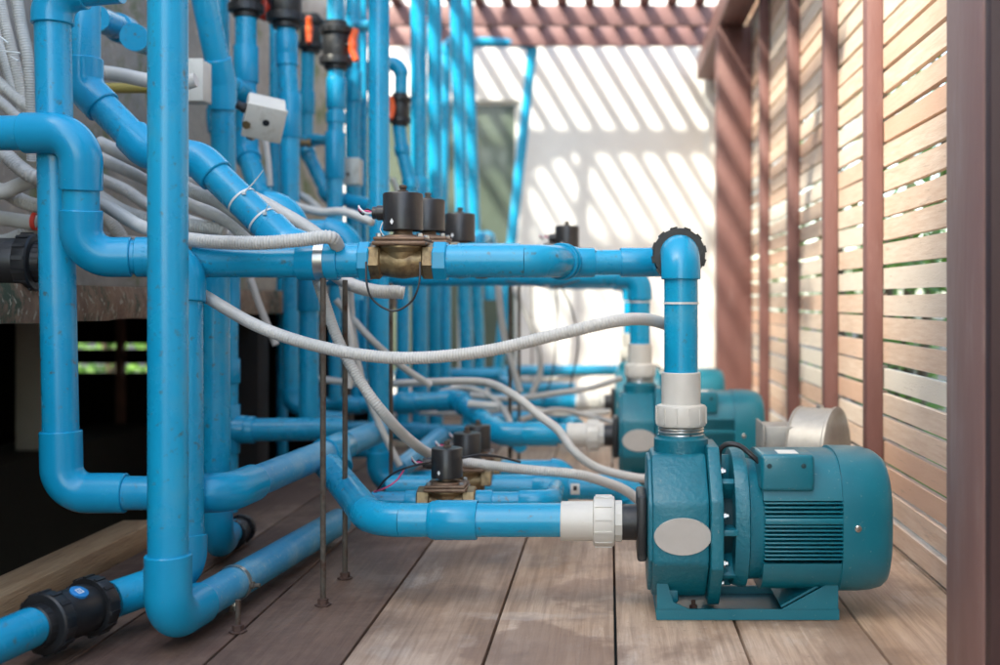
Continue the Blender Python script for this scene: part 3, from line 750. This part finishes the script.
    sweep(mb.bm, cat_rom(q,.004), [.0042]*len(cat_rom(q,.004)), 10); b(mb, 'power_cable', M['wire'])
    # foot bracket
    zf = lambda py: max(.0, (621-py)*.00162)
    mb = MB()
    prism(mb.bm, [(-.076,.001),(.076,.001),(.076,.018),(.07,.018),(.07,.005),(-.07,.005),(-.07,.018),(-.076,.018)], 'x', lx(657), lx(842))
    for s in (-1,1):
        y0, y1 = sorted((s*.0765, s*.0725))
        prism(mb.bm, [(lx(784),.0185),(lx(833),.062),(lx(841),.062),(lx(841),.0185)], 'y', y0, y1)
        prism(mb.bm, [(lx(657.5),.0185),(lx(657.5),.062),(lx(668),.062),(lx(674),.030),(lx(690),.0185)], 'y', y0, y1)
    box(mb.bm, (lx(837),-.0715,.0055), (lx(840.5),.0715,.066)); box(mb.bm, (lx(658),-.0715,.0055), (lx(661),.0715,.05))
    box(mb.bm, (lx(784),-.0715,.020), (lx(832),.0715,.0235), 0, Matrix.Rotation(-rad(29),3,'Y'), V((lx(784),0,.020)))
    b(mb, 'foot_bracket', M['pump'])
    mb = MB(); box(mb.bm, (lx(662),-.062,.0245), (lx(680),.062,.05), .004); box(mb.bm, (lx(662),-.05,.006), (lx(676),.05,.0243), .002); b(mb, 'casing_foot', M['pumpcast'])
    for (a, c_) in ((712,731),(768,786)):
        mb = MB(); box(mb.bm, (lx(a),-.045,.0052), (lx(c_),-.03,.0062)); b(mb, 'bracket_slot', M['black'])
    mb = MB(); lathe(mb.bm, V((lx(696),-.04,.005)), up, [(0,.012),(.002,.012),(.003,.007),(.010,.007),(.011,.004),(.018,.004)], 6); b(mb, 'anchor_bolt', M['rustdark'], 25)
    return root
p1 = pump('nearest teal water pump standing on the deck at right', V((0,0,0)), 'teal water pumps')
p2 = copy_tree(p1); p2.location = p1.location+PO2; p2['label'] = 'second teal water pump directly behind the nearest one'
p3 = copy_tree(p1); p3.location = p1.location+PO3; p3['label'] = 'third teal water pump farthest back, mostly hidden'

# galvanised blower behind the front pump
root = thing('blower', 'galvanised snail-shaped blower standing behind the front pump by the fence', 'blower', P(815,560,2.42))
Yb = 2.42
c = P(820,452,Yb); r0 = .098
mb = MB(); bm = mb.bm
prof = [(-.046,.02),(-.046,r0-.006),(-.049,r0-.004),(-.049,r0),(-.045,r0+.002),(-.042,r0-.001),(.030,r0-.001),(.033,r0+.003),(.038,r0+.003),(.040,r0-.002),(.044,r0-.012),(.046,.02)]
lathe(bm, c+V((.0,0,0)), V((1,-.55,0)), prof, 44); mb.build('scroll_housing', M['galv'], root)
mb = MB(); lathe(bm if False else mb.bm, c, V((1,-.55,0)), [(-.056,.045),(-.056,.060),(-.050,.064),(-.049,.045)], 36); mb.build('inlet_ring', M['steel'], root)
mb = MB(); lathe(mb.bm, c, V((1,-.55,0)), [(-.0512,.0),(-.0512,.046)], 36, cap=False); mb.build('inlet_mesh', M['black'], root)
mb = MB(); a = P(762,424,Yb); b_ = P(806,450,Yb)
box(mb.bm, (a.x,Yb-.05,b_.z-.02), (c.x-.035,Yb+.05,a.z), .002); mb.build('outlet_duct', M['galv'], root)
mb = MB(); box(mb.bm, (a.x-.006,Yb-.058,b_.z-.027), (a.x-.001,Yb+.058,a.z+.006), .001); mb.build('outlet_flange', M['galv'], root)
mb = MB(); box(mb.bm, (c.x-.09,Yb-.05,.001), (c.x+.09,Yb+.05,c.z-.095), .003); mb.build('stand', M['rustdark'], root)
mb = MB(); lathe(mb.bm, c+V((0,0,r0-.002)), up, [(0,.009),(.006,.009),(.007,.006)], 6); mb.build('top_bolt', M['steel'], root)

# ------------------------------------------------------------------ solenoid valves
def solenoid(label, p, group, brass='brass', wires=True, name='solenoid_valve'):
    root = thing(name, label, 'valve', p, group)
    Z0 = V((0,0,0)); b = lambda mb, n, m, ang=35: mb.build(n, m, root, off=Z0, ang=ang)
    mb = MB()
    lathe(mb.bm, V((-.064,0,0)), X1, [(0,.024),(.0,.0300),(.003,.0325),(.026,.0325),(.029,.0290)], 6)
    lathe(mb.bm, V((.035,0,0)), X1, [(0,.0290),(.003,.0325),(.026,.0325),(.029,.0300),(.029,.024)], 6)
    loft(mb.bm, [(-.038,.025,.025,2,0),(-.030,.026,.024,2,-.002),(-.015,.030,.025,2.2,-.004),(0,.032,.026,2.3,-.005),(.015,.030,.025,2.2,-.004),(.030,.026,.024,2,-.002),(.038,.025,.025,2,0)], 28)
    lathe(mb.bm, V((0,0,-.004)), up, [(0,.030),(.018,.033),(.026,.040),(.029,.040)], 24)
    body = b(mb, 'body', M[brass], 28)
    mb = MB()
    box(mb.bm, (-.046,-.043,.0255), (.046,.043,.033), .003); box(mb.bm, (-.044,-.041,.0335), (.044,.041,.040), .003)
    lathe(mb.bm, V((0,0,.0395)), up, [(0,.034),(.004,.031),(.006,.017),(.013,.016)], 28); b(mb, 'bonnet', M['rustbrass'])
    for k in range(4):
        a = rad(45+90*k); mb = MB(); lathe(mb.bm, V((.049*math.cos(a),.049*math.sin(a),.0402)), up, [(0,.005),(.005,.005),(.006,.003)], 6); b(mb, 'bonnet_screw', M['steel'], 25)
    mb = MB(); lathe(mb.bm, V((0,0,.052)), up, [(0,.030),(.0,.0325),(.0015,.0342),(.062,.0342),(.0645,.0325),(.0655,.028),(.0655,.0)], 40, cap=False); coil = b(mb, 'coil', M['coil'])
    mb = MB(); lathe(mb.bm, V((0,0,.1175)), up, [(0,.009),(.004,.009),(.005,.0055),(.008,.0055),(.009,.0068),(.013,.0065),(.014,.003)], 6); b(mb, 'top_nut', M['rust'], 25)
    mb = MB(); lathe(mb.bm, V((-.032,0,.083)), V((-1,0,0)), [(0,.013),(.012,.013),(.013,.011),(.020,.011)], 12); sub(mb, 'cable_gland', M['coil'], coil, Z0)
    if wires:
        for j, mm in enumerate(('wire','pink','tie')):
            q = [V((-.050,0,.083)), V((-.062,-.004*j,.090-.004*j)), V((-.070-.003*j,.004,.080+.006*j)), V((-.078,.006,.092+.004*j-.004))]
            c_ = cat_rom(q, .003); mb = MB(); sweep(mb.bm, c_, [.0017]*len(c_), 6); b(mb, 'lead_wire', M[mm])
    mb = MB(); w = .0055
    a0 = rad(248); cx, cy = .0347*math.cos(a0), .0347*math.sin(a0); tx = V((-math.sin(a0), math.cos(a0), 0))
    cpt = V((cx,cy,.066)); nn = V((math.cos(a0), math.sin(a0), 0))
    vs = [cpt+nn*.0003+up*w, cpt+nn*.0003+tx*w*.7, cpt+nn*.0003-up*w, cpt+nn*.0003-tx*w*.7]
    mb.bm.faces.new([mb.bm.verts.new(v) for v in vs]); sub(mb, 'diamond_mark', M['white'], coil, Z0)
    return root
sv = solenoid('front brass solenoid valve with black coil on the main line', P(403,261,1.9), 'brass solenoid valves')
def sol_copy(label, p, s=1.0, group='brass solenoid valves'):
    c = copy_tree(sv); c.location = p; c.scale = (s,s,s); c['label'] = label; c['group'] = group; return c
def at(px, Y, z=MZ): return V(((px-VX)*Y/F, Y, z))
sol_copy('second upper solenoid valve half hidden behind the front brass one', P(428,257,2.2), .98)
sol_copy('third upper solenoid valve with black coil right of the front pair', P(460,265,2.51), 1.0)
sol_copy('small far solenoid valve above the right end of the main line', P(567,267,3.08), .98)
sol_copy('nearest low solenoid valve on a dull bronze body behind the front suction pipe', V((P(447,501,2.12).x,2.12,P(0,501,2.12).z)), .88)
sol_copy('second low solenoid valve with brighter brass body', V((P(467,487,2.5).x,2.5,P(0,480,2.5).z)), .92)
sol_copy('third low solenoid valve farthest back of the low three', V((P(478,470,2.75).x,2.75,P(0,468,2.75).z)), .92)

# ------------------------------------------------------------------ ball valves (black true-union)
def ballvalve(label, p, ax, s=1.0, handle=None, hdir=None, group='black ball valves', sticker=False):
    ax = ax.normalized(); root = thing('ball_valve', label, 'valve', p, group); loc = V((0,0,0))
    b = lambda mb, n, m, ang=32: mb.build(n, m, root, off=loc, ang=ang)
    u = ax.orthogonal().normalized()
    def ribs(mb, d0, d1, r, n, w, h):
        uu = ax.orthogonal().normalized(); vv = ax.cross(uu)
        for k in range(n):
            a = 2*math.pi*k/n; rd = uu*math.cos(a)+vv*math.sin(a); t = ax.cross(rd)
            vs = [mb.bm.verts.new(rd*r+ax*i+t*j+rd*q) for i in (d0,d1) for j in (-w,w) for q in (-.003,h)]
            for q in ((0,1,3,2),(4,6,7,5),(0,4,5,1),(2,3,7,6),(0,2,6,4),(1,5,7,3)): mb.bm.faces.new([vs[i] for i in q])
    mb = MB(); lathe(mb.bm, loc, ax, [(-.040*s,.030*s),(-.038*s,.041*s),(-.03*s,.043*s),(.03*s,.043*s),(.038*s,.041*s),(.040*s,.030*s)], 32); body = b(mb, 'body', M['black'])
    for sg in (-1,1):
        mb = MB()
        lathe(mb.bm, loc, ax*sg, [(.038*s,.040*s),(.038*s,.050*s),(.041*s,.0515*s),(.060*s,.0515*s),(.063*s,.049*s),(.064*s,.040*s)], 32)
        ribs(mb, .0385*s*sg, .0595*s*sg, .0515*s, 14, .0035*s, .0018*s)
        b(mb, 'union_nut', M['black'])
        mb = MB(); lathe(mb.bm, loc, ax*sg, [(.060*s,.037*s),(.078*s,.036*s),(.080*s,.034*s)], 28)
        ribs(mb, .064*s*sg, .078*s*sg, .036*s, 20, .0015*s, .001)
        b(mb, 'end_collar', M['black'])
    if handle:
        hd = hdir.normalized(); t = ax
        mb = MB(); lathe(mb.bm, hd*.040*s, hd, [(0,.012*s),(.018*s,.011*s)], 12)
        st_ = b(mb, 'stem', M['black'])
        mb = MB()
        q = [hd*.060*s - t*.052*s + hd*.012*s, hd*.060*s - t*.02*s, hd*.060*s, hd*.060*s + t*.02*s, hd*.060*s + t*.052*s + hd*.012*s]
        cc = cat_rom(q, .004); nn = len(cc); sweep(mb.bm, cc, [s*(.0145-.004*abs(2*i/(nn-1)-1)) for i in range(nn)], 10)
        lathe(mb.bm, hd*.052*s, hd, [(0,.011*s),(.016*s,.010*s)], 12)
        b(mb, 'handle', M[handle])
    if sticker:
        d = V((.25,-.55,.8)); d = (d-ax*d.dot(ax)).normalized(); t = ax.cross(d)
        mb = MB(); lathe(mb.bm, d*.0405*s, d, [(0,.0155*s),(.0045*s,.0155*s),(.005*s,.0145*s),(.005*s,.0)], 28, cap=False); lg = sub(mb, 'round_logo', M['sticker'], body, loc)
        mb = MB(); c0 = d*.0458*s
        def quad(a0, a1, b0, b1):
            vs = [mb.bm.verts.new(c0+ax*i*s+t*j*s) for i, j in ((a0,b0),(a1,b0),(a1,b1),(a0,b1))]; mb.bm.faces.new(vs)
        quad(-.006,-.004,-.006,.006); quad(.004,.006,-.006,.006); quad(-.004,.004,-.006,-.004); quad(-.004,.004,.004,.006); quad(-.0015,.0015,-.002,.002)
        o = sub(mb, 'logo_glyph', M['white'], body, loc)
    return root
pv = P(68,612,1.63); dv = (P(150,590,1.735)-P(-60,668,1.36)).normalized()
ax_v = (P(118,597,1.70)-P(20,634,1.52)); mid = P(70,614,1.61)
ballvalve('large black ball valve with round blue logo on the floor pipe at lower left', mid, ax_v, .86, sticker=True)
ballvalve('black ball valve with orange tee handle at the top centre of the pipe bank', P(336,46,3.3), up, .92, 'orange', V((1,-.25,0)))
ballvalve('black ball valve at the top with an orange lever just above it', P(311,34,3.5), up, .78, 'orange', V((.15,-1,.0)))
ballvalve('large black union at the top below the frame edge, second from left', P(286,0,3.05), up, 1.0, 'red', V((-1,.2,0)))
ballvalve('black union at the top edge, leftmost of the upright bank', P(246,-8,3.0), up, .9)
ballvalve('small black ball valve with orange lever before the far door', P(400,110,3.5), up, .66, 'orange', V((-.5,-1,0)))
ballvalve('black ball valve half hidden behind the wide upright pipe', P(362,76,3.9), up, .66, 'red', V((-1,-.6,0)))
ballvalve('black union on the ledge at the left edge of the picture', P(0,262,1.92), V((1,.10,0)), .98)
ballvalve('black union lying on the deck behind the lower left upright pipes', P(236,532,2.31), V((-.02,1,.0)), .60)

# ------------------------------------------------------------------ rods, clamps
def rod(label, px, y0, y1, Y, d=.0105, foot=True, m='rust'):
    a = P(px,y0,Y); b = P(px,y1,Y)
    if foot: b.z = .001
    root = thing('threaded_rod', label, 'rod', b, 'threaded support rods')
    n = int((a-b).length/.0011); pts = [b.lerp(a, i/n) for i in range(n+1)]
    mb = MB(); sweep(mb.bm, pts, [d/2*(1 if i%2 else .86) for i in range(n+1)], 10); mb.build('rod', M[m], root, ang=80)
    if foot:
        mb = MB(); lathe(mb.bm, b, up, [(0,.014),(.002,.014),(.0025,.009),(.011,.009),(.012,.006)], 6); mb.build('foot_nut', M['rustdark'], root, ang=25)
    return root
rod('front brown threaded rod holding up the main line', 323, 278, 604, 1.87)
rod('second brown threaded rod just right of the front one', 345, 280, 580, 2.05)
rod('third thin threaded rod beside the wide upright pipe', 391, 283, 480, 2.5, .010)
rod('fourth thin rod standing before the far door', 510, 283, 470, 3.3, .013)
rod('fifth thin rod right of the one before the far door', 519, 283, 470, 3.5, .011)
rod('far thin rod against the white wall', 532, 284, 400, 5.0, .009)
rod('short rusty rod carrying the clamped floor pipe', 238, 600, 664, 1.72, .009)
def clamp(label, p, ax, r, w=.012):
    ax = ax.normalized(); root = thing('pipe_clamp', label, 'clamp', p, 'steel pipe clamps'); Z0 = V((0,0,0))
    mb = MB(); lathe(mb.bm, Z0, ax, [(-w/2,r),(-w/2,r+.002),(w/2,r+.002),(w/2,r),(-w/2,r)], 32, cap=False); mb.build('band', M['steel'], root, off=Z0)
    side = ax.cross(up).normalized()
    mb = MB(); c = V((0,0,-r-.010))
    box(mb.bm, (-.006,-.006,-r-.018), (.006,.006,-r-.001), .001); mb.build('lug', M['steel'], root, off=Z0)
    mb = MB(); d = side*(1 if side.x > 0 else -1)
    lathe(mb.bm, d*(r+.001)+V((0,0,-.002)), d, [(0,.006),(.006,.006),(.007,.0035),(.016,.0035)], 8); mb.build('screw', M['rust'], root, off=Z0)
    return root
clamp('steel clamp round the main line above the front rod', P(322,261,1.9), X1, .0335, .016)
gdir = (P(338,522,2.36)-P(168,622,1.62)).normalized()
tcl = .30
pc = P(168,622,1.62).lerp(P(338,522,2.36), .30)
clamp('steel clamp round the dusty floor pipe at lower left', pc, gdir, .0292, .010)

# ------------------------------------------------------------------ conduits
conduit('long grey corrugated conduit sagging in front of the brown rods to the front riser',
        [(150,262,2.0),(205,296,1.9),(262,328,1.83),(330,349,1.80),(400,358,1.78),(480,352,1.76),(555,335,1.75),(610,322,1.76),(640,319,1.82),(662,323,1.90),(682,334,1.93),(682,360,1.94),(681,400,1.95),(680,428,1.95)], .0212)
conduit('thick grey conduit ending above the clamp on the main line',
        [(60,180,2.05),(105,205,2.0),(145,228,1.93),(195,240,1.87),(255,243,1.85),(300,240,1.85),(328,237,1.85),(336,243,1.87),(338,250,1.90)], .0245)
conduit('grey conduit sliding under the slanting pipe, upper of the bundle',
        [(100,143,2.15),(145,165,2.1),(190,190,2.07),(225,205,2.05),(262,236,2.02),(280,262,2.05)], .0275)
conduit('grey conduit of the bundle second from the top',
        [(100,158,2.2),(145,178,2.15),(190,203,2.12),(230,222,2.08),(255,250,2.06)], .0275)
conduit('grey conduit of the bundle passing below the mossy gap', [(98,196,2.12),(125,212,2.1),(160,222,2.1),(210,228,2.1),(225,232,2.1)], .0275)
conduit('grey conduit of the bundle curling down behind the elbow', [(100,213,2.2),(115,228,2.2),(125,245,2.2),(130,270,2.2)], .0275)
conduit('grey conduit emerging right of the slanting pipe behind the tie', [(190,178,2.25),(240,192,2.2),(280,212,2.15),(318,236,2.1),(330,255,2.1)], .0275)
conduit('pale conduit crossing the mossy wall at upper left', [(60,66,2.2),(85,71,2.2),(115,74,2.2),(145,80,2.2),(175,84,2.2),(196,80,2.2)], .029, corr=False)
conduit('yellow pipe fixed below the pale conduit on the wall', [(84,88,2.35),(150,88,2.35)], .022, 'yellow', corr=False, group=None)
# left edge
conduit('corrugated conduit rising at the left edge, right of two', [(14,-20,2.0),(20,20,2.0),(28,60,2.0),(32,110,2.02),(33,160,2.05)], .022)
conduit('corrugated conduit rising at the left edge, left of two', [(-2,-10,2.05),(4,20,2.05),(9,40,2.05),(24,100,2.06),(30,130,2.06)], .021)
conduit('grey conduit slanting across the left edge above the elbow', [(-25,62,2.05),(5,88,2.05),(25,105,2.05),(45,118,2.05),(80,150,2.1)], .022)
conduit('grey conduit slanting lower across the left edge', [(-25,82,2.15),(0,102,2.15),(22,122,2.15),(50,150,2.15),(100,170,2.2)], .022)
for i, (a, b, c_, lab) in enumerate(((152,168,178,'topmost of the five'), (192,185,180,'second of the five'), (190,200,206,'third of the five'), (218,221,223,'fourth of the five'), (242,236,228,'lowest of the five'))):
    conduit('pale conduit coming in at the left edge above the black union, '+lab, [(-30,a-4,2.0+.04*i),(0,a,2.0+.04*i),(20,b,2.0+.04*i),(38,c_,2.0+.04*i),(75,c_+4,2.08)], .0285, corr=(i % 2 == 0))
mb = MB(); pcn = P(36.5,221,2.09); lathe(mb.bm, V((0,0,0)), V((1,0,-.1)), [(-.004,.0150),(-.004,.0185),(.004,.0185),(.004,.0150)], 24, cap=False)
o = mb.build('red_band', M['red'], None); o.location = pcn; tag(o, 'red band round the conduits at the left edge', 'band')
# centre
conduit('pale conduit curving down from the main line past the rods to the low valves',
        [(312,262,2.0),(324,300,1.98),(338,340,1.97),(358,378,1.96),(385,415,1.97),(412,442,2.1),(438,457,2.22),(480,464,2.24),(530,470,2.22),(575,474,2.22),(602,481,2.25),(628,492,2.28),(650,512,2.3)], .0205)
conduit('thick white conduit end poking out under the front brass valve', [(325,268,2.1),(350,284,2.08),(375,291,2.06),(397,292,2.05),(404,293,2.05)], .026)
conduit('thin pale conduit dropping beside the second rod', [(340,272,2.4),(346,310,2.4),(352,350,2.4),(349,388,2.4)], .015)
conduit('thin pale conduit slanting to the wide upright pipe', [(336,300,2.6),(352,318,2.6),(372,340,2.6),(400,365,2.65),(430,385,2.7)], .017)
conduit('pale conduit hanging behind the second rod down to the level branch', [(350,262,2.6),(352,320,2.6),(362,380,2.6),(382,430,2.6),(400,466,2.6)], .017)
conduit('white conduit lying level then dropping to the deck before the second pump',
        [(318,379,3.0),(370,384,3.0),(430,382,2.9),(482,382,2.75),(512,394,2.6),(540,416,2.5),(558,430,2.45),(575,452,2.4),(598,468,2.4),(632,477,2.4),(665,482,2.4),(705,505,2.35)], .020)
conduit('white conduit hanging in front of the far door', [(498,285,3.3),(503,330,3.3),(512,365,3.3),(520,392,3.3)], .022)
conduit('white conduit curving down the foot of the white wall', [(512,285,3.8),(527,315,3.8),(538,345,3.8),(540,372,3.8),(531,396,3.8)], .022)
conduit('white conduit lying low towards the third pump', [(470,395,3.4),(510,399,3.4),(550,394,3.4),(590,388,3.4),(622,378,3.4)], .020)
conduit('short white conduit end behind the low valves', [(468,404,3.2),(498,406,3.2)], .022, corr=False)
conduit('white conduit looping behind the arched pipes', [(296,206,2.85),(320,212,2.8),(345,212,2.75),(372,222,2.7)], .022)
conduit('white conduit behind the arched pipes, upper', [(290,192,3.1),(306,198,3.1),(320,210,3.1)], .022)
conduit('pale conduit dropping below the grey junction box', [(265,136,2.9),(268,160,2.9),(270,186,2.9)], .017)
conduit('pale conduit slanting below the main line at left', [(250,278,2.6),(262,312,2.6),(276,345,2.6)], .018)
conduit('white conduit beside the small black union', [(392,178,3.9),(398,192,3.9),(400,210,3.9)], .022)
conduit('white conduit running flat behind the second suction pipe', [(420,412,3.7),(470,413,3.7),(520,408,3.7),(560,414,3.7),(610,412,3.7)], .022)
conduit('thin white conduit along the foot of the white wall', [(488,378,4.8),(530,381,4.8),(570,377,4.8),(620,369,4.8)], .022)
conduit('pale conduit arching from the bright pair of pipes to the deck', [(440,392,3.5),(462,388,3.5),(486,394,3.4),(505,412,3.3),(516,440,3.2)], .018)
conduit('pale conduit tucked under the bundle at left, upper', [(98,178,2.25),(125,190,2.25),(150,206,2.25),(192,222,2.2),(232,236,2.15)], .026)
conduit('pale conduit tucked under the bundle at left, lower', [(60,226,2.25),(105,238,2.22),(150,244,2.2),(196,246,2.2),(226,252,2.2)], .026)
conduit('corrugated conduit climbing the wall at the left edge behind the other two', [(-12,-20,2.2),(-4,30,2.2),(6,62,2.2),(18,100,2.2),(40,140,2.2)], .024)
run('blue pipe at deck height far behind the wide upright', [(340,430,3.9),(425,430,3.9)], d=.06, coup=((0,.5,.04),))
run('blue pipe rising to a bend at the foot of the dark door', [(446,378,4.6),(500,376,4.6),(520,392,4.4)], d=.055, sock=.5)
run('blue pipe running level in front of the foot of the white wall', [(505,371,4.7),(618,370,4.7)], d=.045, coup=((0,.4,.03),))
conduit('pale conduit crossing low between the second and third pumps', [(520,420,3.4),(555,410,3.5),(590,416,3.5),(618,424,3.4)], .018)
run('blue floor pipe crossing far behind the low valves', [(440,432,3.5),(500,432,3.5),(520,445,3.2)], d=.045, sock=.4)
run('blue pipe low between the wide upright and the bright pair', [(392,432,3.5),(440,432,3.5)], d=.05, coup=((0,.4,.03),))
# cables
cable('black cable loop hanging under the front brass valve', [(366,262,1.86),(367,285,1.84),(374,301,1.84),(393,311,1.84),(411,302,1.84),(419,284,1.84),(420,262,1.86)], .0036)
cable('black cable of the nearest low valve', [(431,462,2.08),(416,465,2.05),(398,471,2.05),(385,480,2.08),(376,492,2.1)], .004)
cable('pink wire by the nearest low valve', [(404,470,2.06),(396,481,2.06),(385,488,2.07),(374,492,2.1)], .003, 'pink')
cable('black cable crossing from the low valve to the right', [(462,458,2.1),(480,455,2.12),(500,457,2.15),(520,462,2.2)], .005)
cable('black cable drooping under the rear valve', [(505,281,3.0),(530,285,3.0),(555,287,3.0),(580,280,3.0)], .004)
cable('dark cable hanging before the white wall, right of two', [(560,284,3.6),(572,310,3.6),(578,345,3.6),(570,388,3.6)], .0055)
cable('dark cable hanging before the white wall, left of two', [(556,284,3.9),(557,320,3.9),(553,370,3.9),(543,402,3.9)], .0055)
cable('black cable lying over the rear valve', [(543,246,3.1),(552,243,3.1),(572,246,3.1),(590,252,3.1)], .006)
cable('thin white wire by the front brass valve coil', [(383,222,1.86),(380,230,1.86),(384,236,1.86)], .002, 'tie')
# ties on the slanting pipe
d0, d1 = P(200,160,2.0), P(285,243,1.96); dd = (d1-d0).normalized()
for t, lab, tail in ((.50,'upper white cable tie with a long tail on the slanting pipe',(.038,-.01,.040)), (.74,'lower white cable tie with a short tail on the slanting pipe',(.010,-.012,.018))):
    p = d0.lerp(d1, t); root = thing('cable_tie', lab, 'cable tie', p); Z0 = V((0,0,0))
    mb = MB(); lathe(mb.bm, Z0, dd, [(-.0018,.0287),(-.0018,.0299),(.0018,.0299),(.0018,.0287)], 32, cap=False); mb.build('band', M['tie'], root, off=Z0)
    q = V((.012,-.026,.012)); mb = MB(); box(mb.bm, q-V((.003,.003,.003)), q+V((.003,.003,.003)), .0006); mb.build('lock', M['tie'], root, off=Z0)
    mb = MB(); sweep(mb.bm, [q, q+V(tail)*.5+V((0,0,-.002)), q+V(tail)], [.0014,.0013,.0006], 6); mb.build('tail', M['tie'], root, off=Z0)
root = thing('cable_tie', 'white cable tie with spiky tail at the left edge', 'cable tie', P(10,85,1.98))
mb = MB()
for a, b in (((30,78),(-6,80)), ((18,68),(-8,60)), ((28,86),(10,86))):
    sweep(mb.bm, [P(a[0]-12,a[1]-26,1.98) if False else P(a[0]-10,a[1]-25,1.98), P(b[0],b[1]-30,1.98)], [.002,.0008], 6)
mb.build('tail', M['tie'], root)

# ------------------------------------------------------------------ junction boxes
root = thing('junction_box', 'grey junction box with a round knockout hung among the upright pipes', 'box', P(264,116,2.55))
c = P(264,116,2.55); rotz = Matrix.Rotation(rad(10),3,'Y') @ Matrix.Rotation(rad(24),3,'Z') @ Matrix.Rotation(rad(28),3,'X')
def bxr(name, m, lo, hi, bev=0, par=None):
    mb = MB(); g = box(mb.bm, lo, hi, bev); bmesh.ops.rotate(mb.bm, verts=mb.bm.verts, cent=(0,0,0), matrix=rotz); 
    return mb.build(name, M[m], root, off=V((0,0,0)))
bxr('case', 'box', (-.042,-.035,-.040), (.042,.03,.040), .005)
bxr('lid', 'box', (-.044,-.046,-.042), (.044,-.0352,.042), .003)
def lrot(v): return rotz @ V(v)
mb = MB(); lathe(mb.bm, lrot((.003,-.0455,.003)), lrot((0,-1,0)), [(0,.008),(.0012,.008),(.0012,.0)], 20, cap=False); mb.build('knockout', M['black'], root, off=V((0,0,0)))
mb = MB(); lathe(mb.bm, lrot((-.043,-.01,.012)), lrot((-1,0,.25)), [(0,.012),(.008,.012),(.010,.010),(.022,.010),(.023,.006)], 14); mb.build('cable_gland', M['black'], root, off=V((0,0,0)))
mb = MB(); lathe(mb.bm, lrot((-.02,-.02,-.044)), lrot((0,0,-1)), [(0,.010),(.010,.010)], 6); lathe(mb.bm, lrot((-.036,-.04,-.012)), lrot((-.3,-1,0)), [(0,.010),(.008,.010)], 6); mb.build('brass_nut', M['brass'], root, off=V((0,0,0)), ang=25)
for px, py, Y, w, h, lab in ((191,82,2.45,.036,.046,'white junction box behind the nearest upright pipe'), (352,172,3.4,.028,.040,'small grey junction box between upright pipes left of the front coil')):
    c = P(px,py,Y); root = thing('junction_box', lab, 'box', c)
    mb = MB(); box(mb.bm, c+V((-w,-.02,-h)), c+V((w,.03,h)), .004); mb.build('case', M['box'], root)
    mb = MB(); box(mb.bm, c+V((-w-.001,-.028,-h-.001)), c+V((w+.001,-.0203,h+.001)), .002); mb.build('lid', M['box'], root)
    mb = MB(); lathe(mb.bm, c+V((-.006,-.028,-.01)), V((0,-1,0)), [(0,.006),(.001,.006),(.001,.0)], 16, cap=False); mb.build('knockout', M['black'], root)

# ------------------------------------------------------------------ light, world, camera
sdir = V((.60,.70,-1.0)).normalized()
sun = bpy.data.lights.new('sun', 'SUN'); sun.energy = 2.0; sun.angle = rad(2.8); sun.color = (1,.97,.925)
so = bpy.data.objects.new('sun', sun); COL.objects.link(so)
so.rotation_euler = sdir.to_track_quat('-Z','Y').to_euler()
w = bpy.data.worlds.new('World'); SC.world = w; w.use_nodes = True
nt = w.node_tree; sky = nt.nodes.new('ShaderNodeTexSky'); sky.sky_type = 'NISHITA'; sky.sun_disc = False
src = -sdir
sky.sun_elevation = math.asin(src.z); sky.sun_rotation = math.atan2(src.x, src.y)
sky.altitude = 0; sky.dust_density = 2.0; sky.air_density = 1.0
nt.links.new(sky.outputs[0], nt.nodes['Background'].inputs[0]); nt.nodes['Background'].inputs[1].default_value = .15
cam = bpy.data.cameras.new('camera'); co = bpy.data.objects.new('camera', cam); COL.objects.link(co)
co.location = (0,0,H); co.rotation_euler = (rad(90),0,0)
cam.sensor_width = 36; cam.lens = 36*F/1000
cam.shift_x = (500-VX)/1000; cam.shift_y = (VY-332.5)/1000
cam.clip_start = .05; cam.clip_end = 300
cam.dof.use_dof = True; cam.dof.focus_distance = 1.82; cam.dof.aperture_fstop = 2.6
SC.camera = co
vs = SC.view_settings; vs.view_transform = 'Standard'; vs.look = 'None'; vs.gamma = 1; vs.use_curve_mapping = False
vs.exposure = 2.5
vs.use_white_balance = True; vs.white_balance_temperature = 7200; vs.white_balance_tint = 4
